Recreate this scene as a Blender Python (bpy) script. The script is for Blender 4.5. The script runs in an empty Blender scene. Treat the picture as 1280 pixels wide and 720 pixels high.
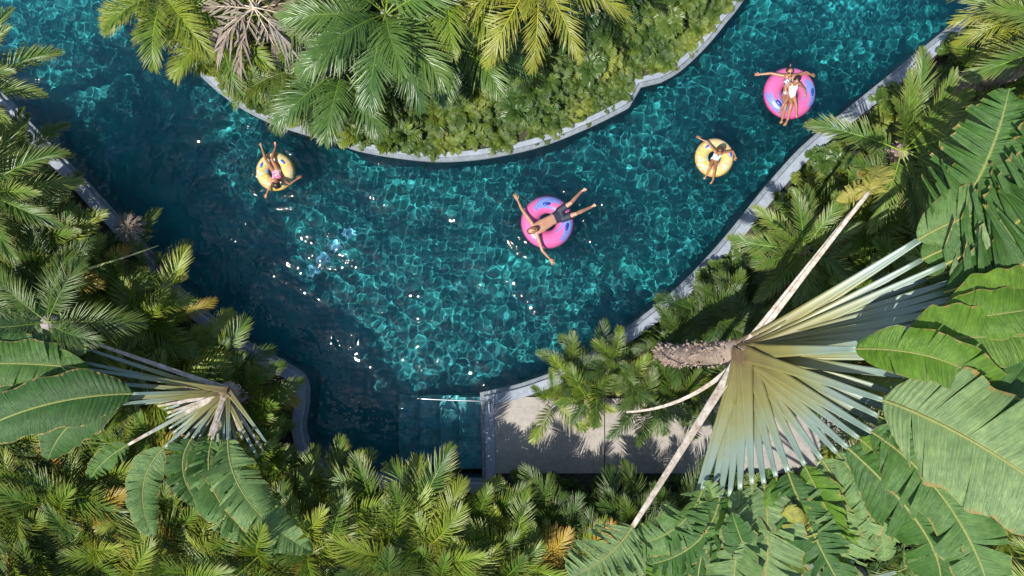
import bpy, bmesh, math, random
import numpy as np
from mathutils import Vector, Matrix, Euler, Quaternion
from mathutils.geometry import tessellate_polygon
random.seed(7)
R = math.radians
scene = bpy.context.scene
COL = scene.collection

# ------------------------------------------------------------------ frame
H = 18.0            # camera height over the water
S = 50.0            # photo pixels per metre at water level
def P(px, py, z=0.0):
    k = (H - z) / H / S
    return Vector(((px - 640.0) * k, (360.0 - py) * k, z))

cam_d = bpy.data.cameras.new("camera")
cam = bpy.data.objects.new("camera", cam_d); COL.objects.link(cam)
cam.location = (0, 0, H)
cam.rotation_euler = (0, 0, 0)
cam_d.sensor_width = 36.0
cam_d.lens = 36.0 / 2 / (640.0 / S / H)
cam_d.clip_start = 0.1
cam_d.clip_end = 500.0
scene.camera = cam

# ------------------------------------------------------------------ light
SUN_EL = R(58.5)
SUN_AZ = Vector((-0.76, -0.65)).normalized()
sun_v = Vector((SUN_AZ.x * math.cos(SUN_EL), SUN_AZ.y * math.cos(SUN_EL), math.sin(SUN_EL)))
w = bpy.data.worlds.new("World"); scene.world = w; w.use_nodes = True
nt = w.node_tree
bg = nt.nodes["Background"]
sky = nt.nodes.new("ShaderNodeTexSky"); sky.sky_type = 'NISHITA'; sky.sun_disc = False
sky.sun_elevation = SUN_EL
sky.sun_rotation = math.atan2(SUN_AZ.x, SUN_AZ.y)
nt.links.new(sky.outputs[0], bg.inputs[0]); bg.inputs[1].default_value = 0.13
sl = bpy.data.lights.new("sun", 'SUN'); sun = bpy.data.objects.new("sun", sl); COL.objects.link(sun)
sl.energy = 5.0; sl.angle = R(0.53); sl.color = (1.0, 0.955, 0.88)
sun.rotation_euler = (-sun_v).to_track_quat('-Z', 'Y').to_euler()
sl.cycles.is_caustics_light = True
scene.view_settings.view_transform = 'Standard'
scene.view_settings.look = 'None'
scene.view_settings.exposure = 0.58
scene.view_settings.gamma = 1.0
scene.view_settings.use_curve_mapping = False
cy = scene.cycles
cy.use_denoising = True
cy.max_bounces = 8; cy.diffuse_bounces = 3; cy.glossy_bounces = 3; cy.transmission_bounces = 6; cy.transparent_max_bounces = 8
cy.caustics_refractive = True; cy.caustics_reflective = False
cy.sample_clamp_indirect = 4.0
cy.blur_glossy = 0.3

# ------------------------------------------------------------------ scene helpers
def tag(o, label=None, cat=None, group=None, kind=None):
    if label: o['label'] = label
    if cat: o['category'] = cat
    if group: o['group'] = group
    if kind: o['kind'] = kind
    return o
def empty(name, loc, rz=0.0):
    o = bpy.data.objects.new(name, None); COL.objects.link(o)
    o.location = loc; o.rotation_euler = (0, 0, rz); o.empty_display_size = 0.2
    return o
def link(name, me, parent=None, mat=None):
    o = bpy.data.objects.new(name, me); COL.objects.link(o)
    if mat is not None:
        me.materials.clear()
        for m in (mat if isinstance(mat, (list, tuple)) else [mat]): me.materials.append(m)
    if parent is not None: o.parent = parent
    return o
def mesh_np(name, V, F, smooth=True, attrs=None, mats=None):
    """V (n,3) array, F list of faces or (m,4)/(m,3) int array"""
    me = bpy.data.meshes.new(name)
    if isinstance(F, np.ndarray):
        n, k = F.shape
        me.vertices.add(len(V)); me.vertices.foreach_set('co', np.ascontiguousarray(V, dtype=np.float32).ravel())
        me.loops.add(n * k); me.loops.foreach_set('vertex_index', np.ascontiguousarray(F, dtype=np.int32).ravel())
        me.polygons.add(n); me.polygons.foreach_set('loop_start', np.arange(0, n * k, k, dtype=np.int32))
        me.update(calc_edges=True); me.validate()
    else:
        me.from_pydata([tuple(v) for v in V], [], F); me.update()
    if attrs:
        for an, arr in attrs.items():
            a = me.attributes.new(an, 'FLOAT', 'POINT'); a.data.foreach_set('value', np.ascontiguousarray(arr, dtype=np.float32))
    if mats is not None: me.polygons.foreach_set('material_index', np.ascontiguousarray(mats, dtype=np.int32))
    if smooth: me.polygons.foreach_set('use_smooth', np.ones(len(me.polygons), dtype=bool))
    return me
def catmull(pts, n=8, closed=False):
    pts = [Vector(p) for p in pts]; out = []
    m = len(pts)
    for i in range(m if closed else m - 1):
        if closed: p0, p1, p2, p3 = pts[(i - 1) % m], pts[i], pts[(i + 1) % m], pts[(i + 2) % m]
        else: p0, p1, p2, p3 = pts[max(i - 1, 0)], pts[i], pts[i + 1], pts[min(i + 2, m - 1)]
        for k in range(n):
            t = k / n
            out.append(0.5 * ((2 * p1) + (p2 - p0) * t + (2 * p0 - 5 * p1 + 4 * p2 - p3) * t * t + (3 * p1 - p0 - 3 * p2 + p3) * t ** 3))
    if not closed: out.append(pts[-1])
    return out
def tube_mesh(pts, radii, n=8, cap=True, flat=1.0):
    pts = [Vector(p) for p in pts]; V = []; F = []
    up = Vector((0, 0, 1))
    for i, p in enumerate(pts):
        t = (pts[min(i + 1, len(pts) - 1)] - pts[max(i - 1, 0)]).normalized()
        a = t.cross(up)
        if a.length < 1e-3: a = t.cross(Vector((0, 1, 0)))
        a.normalize(); b = a.cross(t).normalized()
        r = radii[i] if hasattr(radii, '__len__') else radii
        for k in range(n):
            an = 2 * math.pi * k / n
            V.append(p + a * (math.cos(an) * r) + b * (math.sin(an) * r * flat))
    for i in range(len(pts) - 1):
        for k in range(n):
            F.append((i * n + k, i * n + (k + 1) % n, (i + 1) * n + (k + 1) % n, (i + 1) * n + k))
    if cap:
        F.append(tuple(range(n))[::-1]); F.append(tuple(range((len(pts) - 1) * n, len(pts) * n)))
    return V, F
def box_vf(c, d, rz=0.0):
    m = Matrix.Rotation(rz, 3, 'Z')
    V = [Vector(c) + m @ Vector((sx * d[0] / 2, sy * d[1] / 2, sz * d[2] / 2)) for sz in (-1, 1) for sy in (-1, 1) for sx in (-1, 1)]
    return V, [(0, 2, 3, 1), (4, 5, 7, 6), (0, 1, 5, 4), (2, 6, 7, 3), (0, 4, 6, 2), (1, 3, 7, 5)]
def bevel_me(me, w=0.01, seg=2, ang=40):
    bm = bmesh.new(); bm.from_mesh(me)
    ed = [e for e in bm.edges if len(e.link_faces) == 2 and e.calc_face_angle(0) > R(ang)]
    bmesh.ops.bevel(bm, geom=ed, offset=w, segments=seg, affect='EDGES', profile=0.7)
    bm.to_mesh(me); bm.free(); return me
def pip(px, py, poly):
    """vectorised point in polygon"""
    x = np.asarray(px); y = np.asarray(py); c = np.zeros(x.shape, bool); n = len(poly)
    for i in range(n):
        x1, y1 = poly[i][0], poly[i][1]; x2, y2 = poly[(i + 1) % n][0], poly[(i + 1) % n][1]
        if y1 == y2: continue
        c ^= ((y1 > y) != (y2 > y)) & (x < (x2 - x1) * (y - y1) / (y2 - y1) + x1)
    return c

# ------------------------------------------------------------------ node helpers
def new_mat(name):
    m = bpy.data.materials.new(name); m.use_nodes = True
    return m, m.node_tree, m.node_tree.nodes["Principled BSDF"]
def N(nt, t, **kw):
    n = nt.nodes.new(t)
    for k, v in kw.items():
        if hasattr(n, k) and not isinstance(v, dict): setattr(n, k, v)
    return n
def noise(nt, scale, detail=4, rough=0.55, vec=None, dist=0.0):
    n = nt.nodes.new("ShaderNodeTexNoise"); n.inputs['Scale'].default_value = scale; n.inputs['Detail'].default_value = detail
    n.inputs['Roughness'].default_value = rough; n.inputs['Distortion'].default_value = dist
    if vec: nt.links.new(vec, n.inputs['Vector'])
    return n
def ramp(nt, src, stops, interp='LINEAR'):
    r = nt.nodes.new("ShaderNodeValToRGB"); r.color_ramp.interpolation = interp
    while len(r.color_ramp.elements) < len(stops): r.color_ramp.elements.new(0.5)
    for e, (p, c) in zip(r.color_ramp.elements, stops): e.position = p; e.color = (c[0], c[1], c[2], 1)
    nt.links.new(src, r.inputs[0]); return r
def mix(nt, fac, a, b, mode='MIX'):
    m = nt.nodes.new("ShaderNodeMix"); m.data_type = 'RGBA'; m.blend_type = mode
    for s, v in ((m.inputs[0], fac), (m.inputs[6], a), (m.inputs[7], b)):
        if hasattr(v, 'is_output') or isinstance(v, bpy.types.NodeSocket): nt.links.new(v, s)
        elif isinstance(v, (int, float)): s.default_value = v
        else: s.default_value = (v[0], v[1], v[2], 1)
    return m.outputs[2]
def math_n(nt, op, a, b=None, c=None):
    m = nt.nodes.new("ShaderNodeMath"); m.operation = op
    for i, v in enumerate((a, b, c)):
        if v is None: continue
        if isinstance(v, bpy.types.NodeSocket): nt.links.new(v, m.inputs[i])
        else: m.inputs[i].default_value = v
    return m.outputs[0]
def bump(nt, src, strength=0.3, dist=0.02, normal=None):
    b = nt.nodes.new("ShaderNodeBump"); b.inputs['Strength'].default_value = strength; b.inputs['Distance'].default_value = dist
    nt.links.new(src, b.inputs['Height'])
    if normal: nt.links.new(normal, b.inputs['Normal'])
    return b.outputs[0]
def texco(nt, out='Object'):
    return nt.nodes.new("ShaderNodeTexCoord").outputs[out]
def attr(nt, name):
    a = nt.nodes.new("ShaderNodeAttribute"); a.attribute_name = name; return a
def simple(name, col, rough=0.5, metal=0.0, spec=0.5, nscale=None, namt=0.25):
    m, nt, p = new_mat(name)
    p.inputs['Roughness'].default_value = rough; p.inputs['Metallic'].default_value = metal
    p.inputs['Specular IOR Level'].default_value = spec
    if nscale:
        n = noise(nt, nscale, 5, 0.6, texco(nt))
        c = ramp(nt, n.outputs[0], [(0.25, [x * (1 - namt) for x in col]), (0.75, [min(1, x * (1 + namt)) for x in col])])
        nt.links.new(c.outputs[0], p.inputs['Base Color'])
        nt.links.new(bump(nt, n.outputs[0], 0.2, 0.01), p.inputs['Normal'])
    else: p.inputs['Base Color'].default_value = (*col, 1)
    return m

# ------------------------------------------------------------------ setting materials
def concrete(name, c0, c1, sc=1.0, bstr=0.25, stain=False):
    m, nt, p = new_mat(name)
    v = texco(nt)
    n1 = noise(nt, 1.3 * sc, 6, 0.65, v); n2 = noise(nt, 9 * sc, 6, 0.7, v); n3 = noise(nt, 60 * sc, 3, 0.6, v)
    c = ramp(nt, n1.outputs[0], [(0.3, c0), (0.7, c1)]).outputs[0]
    st = ramp(nt, n2.outputs[0], [(0.40, (0.62, 0.62, 0.60)), (0.56, (1, 1, 1))]).outputs[0]
    c = mix(nt, 0.45, c, st, 'MULTIPLY')
    gr = ramp(nt, n3.outputs[0], [(0.3, (0.8, 0.8, 0.8)), (0.7, (1.1, 1.1, 1.1))]).outputs[0]
    c = mix(nt, 0.6, c, gr, 'MULTIPLY')
    if stain:   # algae and lime along the waterline
        sz = nt.nodes.new('ShaderNodeSeparateXYZ'); nt.links.new(v, sz.inputs[0])
        zz = math_n(nt, 'ADD', sz.outputs[2], math_n(nt, 'MULTIPLY', n2.outputs[0], 0.05))
        c = mix(nt, ramp(nt, zz, [(0.0, (0, 0, 0)), (0.025, (.55, .55, .55)), (0.095, (.55, .55, .55)), (0.125, (0, 0, 0))]).outputs[0], c, (0.07, 0.085, 0.085))
    nt.links.new(c, p.inputs['Base Color']); p.inputs['Roughness'].default_value = 0.75
    nt.links.new(bump(nt, n3.outputs[0], bstr, 0.01, bump(nt, n2.outputs[0], bstr, 0.02)), p.inputs['Normal'])
    return m
M = {}
M['kerb'] = concrete('kerb_concrete', (0.20, 0.235, 0.275), (0.30, 0.34, 0.39), stain=True)
M['path'] = concrete('path_concrete', (0.26, 0.237, 0.208), (0.33, 0.302, 0.268), 0.8)
M['paleconc'] = concrete('pale_concrete', (0.42, 0.43, 0.42), (0.55, 0.56, 0.55))
m, nt, p = new_mat('soil')
v = texco(nt); n1 = noise(nt, 0.8, 6, 0.6, v); n2 = noise(nt, 14, 8, 0.7, v)
c = ramp(nt, n2.outputs[0], [(0.3, (0.016, 0.014, 0.009)), (0.5, (0.045, 0.038, 0.024)), (0.72, (0.13, 0.10, 0.07))]).outputs[0]
c = mix(nt, ramp(nt, n1.outputs[0], [(0.45, (0, 0, 0)), (0.6, (1, 1, 1))]).outputs[0], c, (0.025, 0.038, 0.012))
nt.links.new(c, p.inputs['Base Color']); p.inputs['Roughness'].default_value = 0.9
nt.links.new(bump(nt, n2.outputs[0], 0.8, 0.06), p.inputs['Normal']); M['soil'] = m
# river bed: blue-green render, small mosaic; darker patches painted in for water surface reflections
m, nt, p = new_mat('river_bed_paint')
v = texco(nt); n1 = noise(nt, 0.9, 6, 0.65, v); n2 = noise(nt, 5, 5, 0.6, v)
c = ramp(nt, n1.outputs[0], [(0.32, (0.014, 0.155, 0.172)), (0.68, (0.035, 0.31, 0.285))]).outputs[0]
c = mix(nt, 0.6, c, ramp(nt, n2.outputs[0], [(0.3, (0.6, 0.65, 0.7)), (0.7, (1.1, 1.1, 1.1))]).outputs[0], 'MULTIPLY')
nt.links.new(c, p.inputs['Base Color']); p.inputs['Roughness'].default_value = 0.6; M['bed'] = m
# water
m, nt, p = new_mat('water')
nt.nodes.remove(p)
out = nt.nodes['Material Output']
rf = nt.nodes.new('ShaderNodeBsdfRefraction'); rf.inputs['IOR'].default_value = 1.33; rf.inputs['Roughness'].default_value = 0.0
rf.inputs['Color'].default_value = (0.60, 0.90, 0.93, 1)
gl = nt.nodes.new('ShaderNodeBsdfGlossy'); gl.inputs['Roughness'].default_value = 0.03
gv = nt.nodes.new('ShaderNodeTexCoord').outputs['Object']
gn = noise(nt, 22, 3, 0.65, gv, 0.6); nt.links.new(bump(nt, gn.outputs[0], 0.10, 0.004), gl.inputs['Normal'])
fr = nt.nodes.new('ShaderNodeFresnel'); fr.inputs['IOR'].default_value = 1.33
mx = nt.nodes.new('ShaderNodeMixShader')
nt.links.new(fr.outputs[0], mx.inputs[0]); nt.links.new(rf.outputs[0], mx.inputs[1]); nt.links.new(gl.outputs[0], mx.inputs[2])
nt.links.new(mx.outputs[0], out.inputs['Surface']); M['water'] = m

# ------------------------------------------------------------------ river plan
outer_px = [(-420, -420), (-260, -160), (-150, -25), (-60, 70), (0, 112), (45, 158), (85, 200), (125, 243), (180, 302), (240, 372), (300, 420), (350, 448), (384, 470),
            (388, 500), (384, 535), (395, 565), (425, 584), (480, 592), (545, 596), (603, 597), (600, 490), (628, 484), (655, 477), (700, 460), (750, 432), (800, 396), (850, 355), (900, 302), (950, 240), (1000, 184), (1058, 136), (1110, 94), (1162, 52), (1222, 4),
            (1320, -76), (1500, -260), (1500, -560), (1100, -800), (640, -880), (100, -800), (-300, -640)]
island_px = [(60, -150), (112, -62), (150, 0), (190, 42), (235, 78), (262, 106), (300, 135), (342, 156), (385, 170), (420, 178), (446, 189), (500, 199), (560, 203),
             (620, 197), (680, 183), (735, 161), (780, 139), (787, 134), (801, 110), (826, 104), (850, 90), (882, 60), (907, 30), (930, 0), (1010, -120),
             (1050, -300), (900, -480), (640, -560), (250, -500), (60, -330)]
EDGE = 0.16   # height of the kerb over the water
CORNERS = {(603, 597), (600, 490), (787, 134), (801, 110), (826, 104)}
def smooth_loop(px, n=5):
    """Catmull-Rom pieces between the marked sharp corners"""
    m = len(px); ci = [i for i in range(m) if px[i] in CORNERS]
    if not ci: return catmull([P(x, y, 0) for x, y in px], n, True)
    out = []
    for a, b in zip(ci, ci[1:] + [ci[0] + m]):
        seg = [P(*px[i % m], 0) for i in range(a, b + 1)]
        out += catmull(seg, n if len(seg) > 2 else 6)[:-1]
    return out
outer = smooth_loop(outer_px); island = smooth_loop(island_px)
def offset_loop(loop, d):
    out = []; n = len(loop)
    for i in range(n):
        a = (loop[i] - loop[i - 1]); b = (loop[(i + 1) % n] - loop[i]); a.z = b.z = 0; a.normalize(); b.normalize()
        t = (a + b).normalized(); nn = Vector((t.y, -t.x, 0))
        out.append(loop[i] + nn * (d / max(0.45, nn.dot(Vector((a.y, -a.x, 0))))))
    return out
def area(l): return sum(l[i].x * l[(i + 1) % len(l)].y - l[(i + 1) % len(l)].x * l[i].y for i in range(len(l))) / 2
so = 1 if area(outer) > 0 else -1; si = 1 if area(island) > 0 else -1
BED = -1.25
def sweep_kerb(loop, sgn, profile):
    """profile: list of (offset away from the water, z)"""
    V = []; F = []; n = len(loop); k = len(profile)
    rings = [offset_loop(loop, sgn * d) for d, z in profile]
    for i in range(n):
        for j in range(k): V.append((rings[j][i].x, rings[j][i].y, profile[j][1]))
    for i in range(n):
        for j in range(k - 1):
            a, b = i * k + j, ((i + 1) % n) * k + j
            F.append((a, b, b + 1, a + 1))
    return V, F
GZ = 0.10
def kerb(name, loop, sgn, w_, label):
    t = empty(name, loop[20] * 1.0); t.location.z = 0.0
    off = t.location
    V, F = sweep_kerb(loop, sgn, [(0.0, BED - 0.02), (0.0, 0.055), (0.012, 0.07), (0.085, 0.075), (0.10, 0.085), (0.105, EDGE - 0.015), (0.12, EDGE), (w_ - .015, EDGE + 0.01), (w_, EDGE - 0.005), (w_, -0.2)])
    V = [(x - off.x, y - off.y, z) for x, y, z in V]
    me = mesh_np('coping', np.array(V), F, False)
    bm = bmesh.new(); bm.from_mesh(me); bmesh.ops.recalc_face_normals(bm, faces=bm.faces); bm.to_mesh(me); bm.free()
    o = link('coping', me, t, M['kerb'])
    tag(t, label, 'kerb')
    return t
kerb('river_kerb', outer, so, 0.35, 'grey concrete kerb along the outer bank of the river, with the steps corner')
kerb('river_kerb', island, -si, 0.24, 'grey concrete kerb edging the fern covered island, with a small jog')
# note: the water lies inside the outer loop and outside the island loop
def fill(polys, z):
    tri = tessellate_polygon([[Vector((p.x, p.y, 0)) for p in l] for l in polys])
    V = [(p.x, p.y, z) for l in polys for p in l]
    return V, [tuple(t) for t in tri]
big = [Vector((-90, -90, 0)), Vector((90, -90, 0)), Vector((90, 90, 0)), Vector((-90, 90, 0))]
o1 = offset_loop(outer, so * 0.26); i1 = offset_loop(island, -si * 0.17)
V1, F1 = fill([big, o1], GZ); V2, F2 = fill([i1], GZ)
V = V1 + V2; F = F1 + [tuple(a + len(V1) for a in f) for f in F2]
# turn all faces upwards
F = [f if (Vector(V[f[1]]) - Vector(V[f[0]])).cross(Vector(V[f[2]]) - Vector(V[f[0]])).z > 0 else f[::-1] for f in F]
tag(link('ground', mesh_np('ground', np.array(V), F, False), None, M['soil']), 'dark soil under the planting on both banks', kind='structure')
# bed
oo = offset_loop(outer, so * 0.1)
V, F = fill([oo, offset_loop(island, -si * 0.1)], BED)
F = [f if (Vector(V[f[1]]) - Vector(V[f[0]])).cross(Vector(V[f[2]]) - Vector(V[f[0]])).z > 0 else f[::-1] for f in F]
bed = link('river_bed', mesh_np('river_bed', np.array(V), F, False), None, M['bed'])
tag(bed, 'blue green painted bed of the river seen through the water', kind='structure')
bed.cycles.is_caustics_receiver = True
# water surface: real waves
def wave_height(X, Y, rng):
    Z = np.zeros_like(X)
    def band(n, l0, l1, rms, spread, warp):
        nonlocal Z
        sl_ = rms * math.sqrt(2.0 / n)
        # a slow envelope makes calm and lively patches
        for i in range(n):
            lam = math.exp(rng.uniform(math.log(l0), math.log(l1))); th = rng.normal(0.75, spread); k = 2 * math.pi / lam
            env = np.clip(1.0 + 0.75 * np.sin(X * rng.uniform(-1, 1) + Y * rng.uniform(-1, 1) + rng.uniform(0, 6.28)), .1, 2)
            ph = k * (X * math.cos(th) + Y * math.sin(th)) + warp * np.sin(X * rng.uniform(-1.6, 1.6) + Y * rng.uniform(-1.6, 1.6) + rng.uniform(0, 6.28))
            Z += sl_ / k * env * np.sin(ph)
    band(34, .14, .30, .085, 1.3, 1.6)
    band(26, .30, .70, .070, 1.0, 1.4)
    band(22, .70, 2.6, .075, 1.2, 1.0)
    return Z
rng = np.random.default_rng(11)
RES = 0.026
xs = np.arange(-14.6, 14.6, RES); ys = np.arange(-5.4, 9.2, RES)
X, Y = np.meshgrid(xs, ys)
Z = wave_height(X, Y, rng)
WAKES = [(330, 160, .3, .0), (300, 240, .3, 0.0), (735, 300, .3, 0.0), (344, 213, .50, .020), (685, 278, .66, .022), (893, 197, .50, .016), (987, 118, .66, .014)]
for wx, wy, r0, am in WAKES:
    c0 = P(wx, wy); D = np.hypot(X - c0.x, Y - c0.y); A = np.arctan2(Y - c0.y, X - c0.x)
    f = np.exp(-np.clip(D - r0, 0, None) / 0.55)
    Z += .8 * am * f * np.sin(2 * math.pi * D / 0.30 + 1.3 * np.sin(3 * A + wx) + 0.7 * np.sin(7 * A)) * (0.6 + 0.4 * np.sin(5 * A + 1))
    g = np.exp(-(np.clip(D - r0, 0, None) / 0.95) ** 2)
    for q in range(22):
        lam = rng.uniform(.10, .26); th = rng.uniform(0, 6.283); k = 2 * math.pi / lam
        Z += g * .038 / k * np.sin(k * (X * math.cos(th) + Y * math.sin(th)) + 1.5 * np.sin(3 * X + q) + 1.5 * np.sin(3 * Y - q))
om = offset_loop(outer, so * 0.06); im = offset_loop(island, -si * 0.06)
inside = pip(X, Y, om) & ~pip(X, Y, im)
ny, nx = X.shape
idx = np.arange(ny * nx).reshape(ny, nx)
q = inside[:-1, :-1] & inside[1:, :-1] & inside[:-1, 1:] & inside[1:, 1:]
F = np.stack([idx[:-1, :-1][q], idx[:-1, 1:][q], idx[1:, 1:][q], idx[1:, :-1][q]], 1)
used = np.unique(F); remap = np.full(ny * nx, -1); remap[used] = np.arange(len(used))
V = np.stack([X.ravel()[used], Y.ravel()[used], Z.ravel()[used]], 1)
water = link('water', mesh_np('water', V, remap[F]), None, M['water'])
tag(water, 'rippling teal water of the river', kind='structure')
water.cycles.is_caustics_caster = True

# ================================================================== plants
def leaf_mat(name, cols, tl, rough=0.42, tipc=None, tipa=0.5, stripes=False, tw=0.30):
    """cols: colours picked per leaf; tl: light let through; tipc: colour at dry leaf tips"""
    m, nt, p = new_mat(name)
    oi = nt.nodes.new('ShaderNodeObjectInfo')
    k = len(cols)
    c = ramp(nt, oi.outputs['Random'], [(i / max(1, k - 1), cc) for i, cc in enumerate(cols)]).outputs[0]
    v = texco(nt)
    n1 = noise(nt, 6, 4, 0.6, v)
    c = mix(nt, 1.0, c, ramp(nt, n1.outputs[0], [(0.3, (0.72, 0.76, 0.7)), (0.7, (1.22, 1.18, 1.1))]).outputs[0], 'MULTIPLY')
    nrm = None
    if stripes:
        av = attr(nt, 'v'); au = attr(nt, 'u')
        cx = nt.nodes.new('ShaderNodeCombineXYZ'); nt.links.new(math_n(nt, 'MULTIPLY', av.outputs['Fac'], 1.0), cx.inputs[0]); nt.links.new(math_n(nt, 'MULTIPLY', au.outputs['Fac'], 0.05), cx.inputs[1])
        ns = noise(nt, 34, 3, 0.75, cx.outputs[0])
        c = mix(nt, 0.9, c, ramp(nt, ns.outputs[0], [(0.32, (0.62, 0.68, 0.66)), (0.5, (1, 1, 1)), (0.68, (1.38, 1.30, 1.18))]).outputs[0], 'MULTIPLY')
        nrm = bump(nt, ns.outputs[0], 0.8, 0.04)
        # dry margins
        n2 = noise(nt, 9, 3, 0.6, v)
        e = math_n(nt, 'ADD', au.outputs['Fac'], math_n(nt, 'MULTIPLY', math_n(nt, 'SUBTRACT', n2.outputs[0], 0.5), 0.35))
        ef = ramp(nt, e, [(0.95, (0, 0, 0)), (1.06, (1, 1, 1))]).outputs[0]
        c = mix(nt, ef, c, (0.30, 0.22, 0.07))
        mr = ramp(nt, au.outputs['Fac'], [(0.0, (1, 1, 1)), (0.045, (0, 0, 0))]).outputs[0]
        c = mix(nt, mr, c, (0.30, 0.33, 0.10))
    if tipc:
        at = attr(nt, 't')
        n3 = noise(nt, 3.0, 3, 0.6, v)
        f = math_n(nt, 'MULTIPLY', math_n(nt, 'POWER', at.outputs['Fac'], 2.0), math_n(nt, 'MULTIPLY', n3.outputs[0], 2 * tipa))
        c = mix(nt, f, c, tipc)
        ar = attr(nt, 'rachis')
        c = mix(nt, ar.outputs['Fac'], c, (min(1, cols[-1][0] * 1.9), min(1, cols[-1][1] * 1.7), cols[-1][2] * 1.3))
    nt.links.new(c, p.inputs['Base Color']); p.inputs['Roughness'].default_value = rough; p.inputs['Specular IOR Level'].default_value = 0.35 if stripes else 0.5
    if nrm: nt.links.new(nrm, p.inputs['Normal'])
    tr = nt.nodes.new('ShaderNodeBsdfTranslucent')
    nt.links.new(mix(nt, 0.55, c, tl), tr.inputs['Color'])
    mxs = nt.nodes.new('ShaderNodeMixShader'); mxs.inputs[0].default_value = tw
    nt.links.new(p.outputs[0], mxs.inputs[1]); nt.links.new(tr.outputs[0], mxs.inputs[2])
    nt.links.new(mxs.outputs[0], nt.nodes['Material Output'].inputs['Surface'])
    return m
M['areca'] = leaf_mat('areca_leaf', [(0.05, 0.12, 0.016), (0.09, 0.18, 0.02), (0.15, 0.235, 0.025), (0.22, 0.28, 0.03)], (0.24, 0.30, 0.02), 0.38, (0.26, 0.20, 0.03), 0.45)
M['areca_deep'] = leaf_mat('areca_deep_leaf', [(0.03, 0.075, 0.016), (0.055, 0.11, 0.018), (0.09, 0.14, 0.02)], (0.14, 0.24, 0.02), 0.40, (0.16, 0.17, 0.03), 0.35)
M['areca_gold'] = leaf_mat('areca_yellowing_leaf', [(0.24, 0.245, 0.025), (0.33, 0.26, 0.03), (0.40, 0.23, 0.03)], (0.45, 0.30, 0.02), 0.45, (0.42, 0.20, 0.04), 0.6)
M['broad'] = leaf_mat('island_palm_leaf', [(0.045, 0.11, 0.03), (0.07, 0.145, 0.03), (0.105, 0.18, 0.032)], (0.16, 0.26, 0.03), 0.33, (0.13, 0.18, 0.05), 0.4)
M['date'] = leaf_mat('date_palm_leaf', [(0.06, 0.14, 0.025), (0.10, 0.185, 0.03), (0.15, 0.23, 0.04)], (0.22, 0.28, 0.03), 0.36, (0.30, 0.25, 0.07), 0.5)
M['golden'] = leaf_mat('golden_palm_leaf', [(0.17, 0.21, 0.02), (0.24, 0.26, 0.03)], (0.32, 0.32, 0.02), 0.36, (0.36, 0.30, 0.05), 0.5)
M['deadleaf'] = leaf_mat('dry_palm_leaf', [(0.12, 0.10, 0.085), (0.235, 0.21, 0.19), (0.17, 0.12, 0.08), (0.29, 0.27, 0.255)], (0.2, 0.15, 0.1), 0.7, (0.33, 0.28, 0.24), 0.5, tw=0.12)
M['fern'] = leaf_mat('fern_leaf', [(0.13, 0.18, 0.03)], (0.22, 0.28, 0.02), 0.5, (0.25, 0.26, 0.05), 0.5)
M['paddle'] = leaf_mat('paddle_leaf', [(0.045, 0.115, 0.030), (0.08, 0.17, 0.045), (0.14, 0.235, 0.08), (0.21, 0.30, 0.14)], (0.18, 0.32, 0.03), 0.40, stripes=True, tw=0.30)
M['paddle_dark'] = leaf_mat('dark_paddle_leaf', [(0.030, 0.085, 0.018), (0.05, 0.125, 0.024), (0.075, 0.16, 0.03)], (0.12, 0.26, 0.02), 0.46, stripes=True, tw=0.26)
M['paddle_lime'] = leaf_mat('lime_paddle_leaf', [(0.09, 0.19, 0.02), (0.13, 0.24, 0.03)], (0.22, 0.40, 0.02), 0.42, stripes=True, tw=0.36)
M['paddle_yellow'] = leaf_mat('yellowing_paddle_leaf', [(0.24, 0.27, 0.05), (0.30, 0.27, 0.06)], (0.40, 0.38, 0.03), 0.42, stripes=True, tw=0.3)
M['paddle_dry'] = leaf_mat('withered_paddle_leaf', [(0.24, 0.22, 0.13), (0.22, 0.17, 0.12)], (0.25, 0.2, 0.1), 0.6, stripes=True, tw=0.2)

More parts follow.
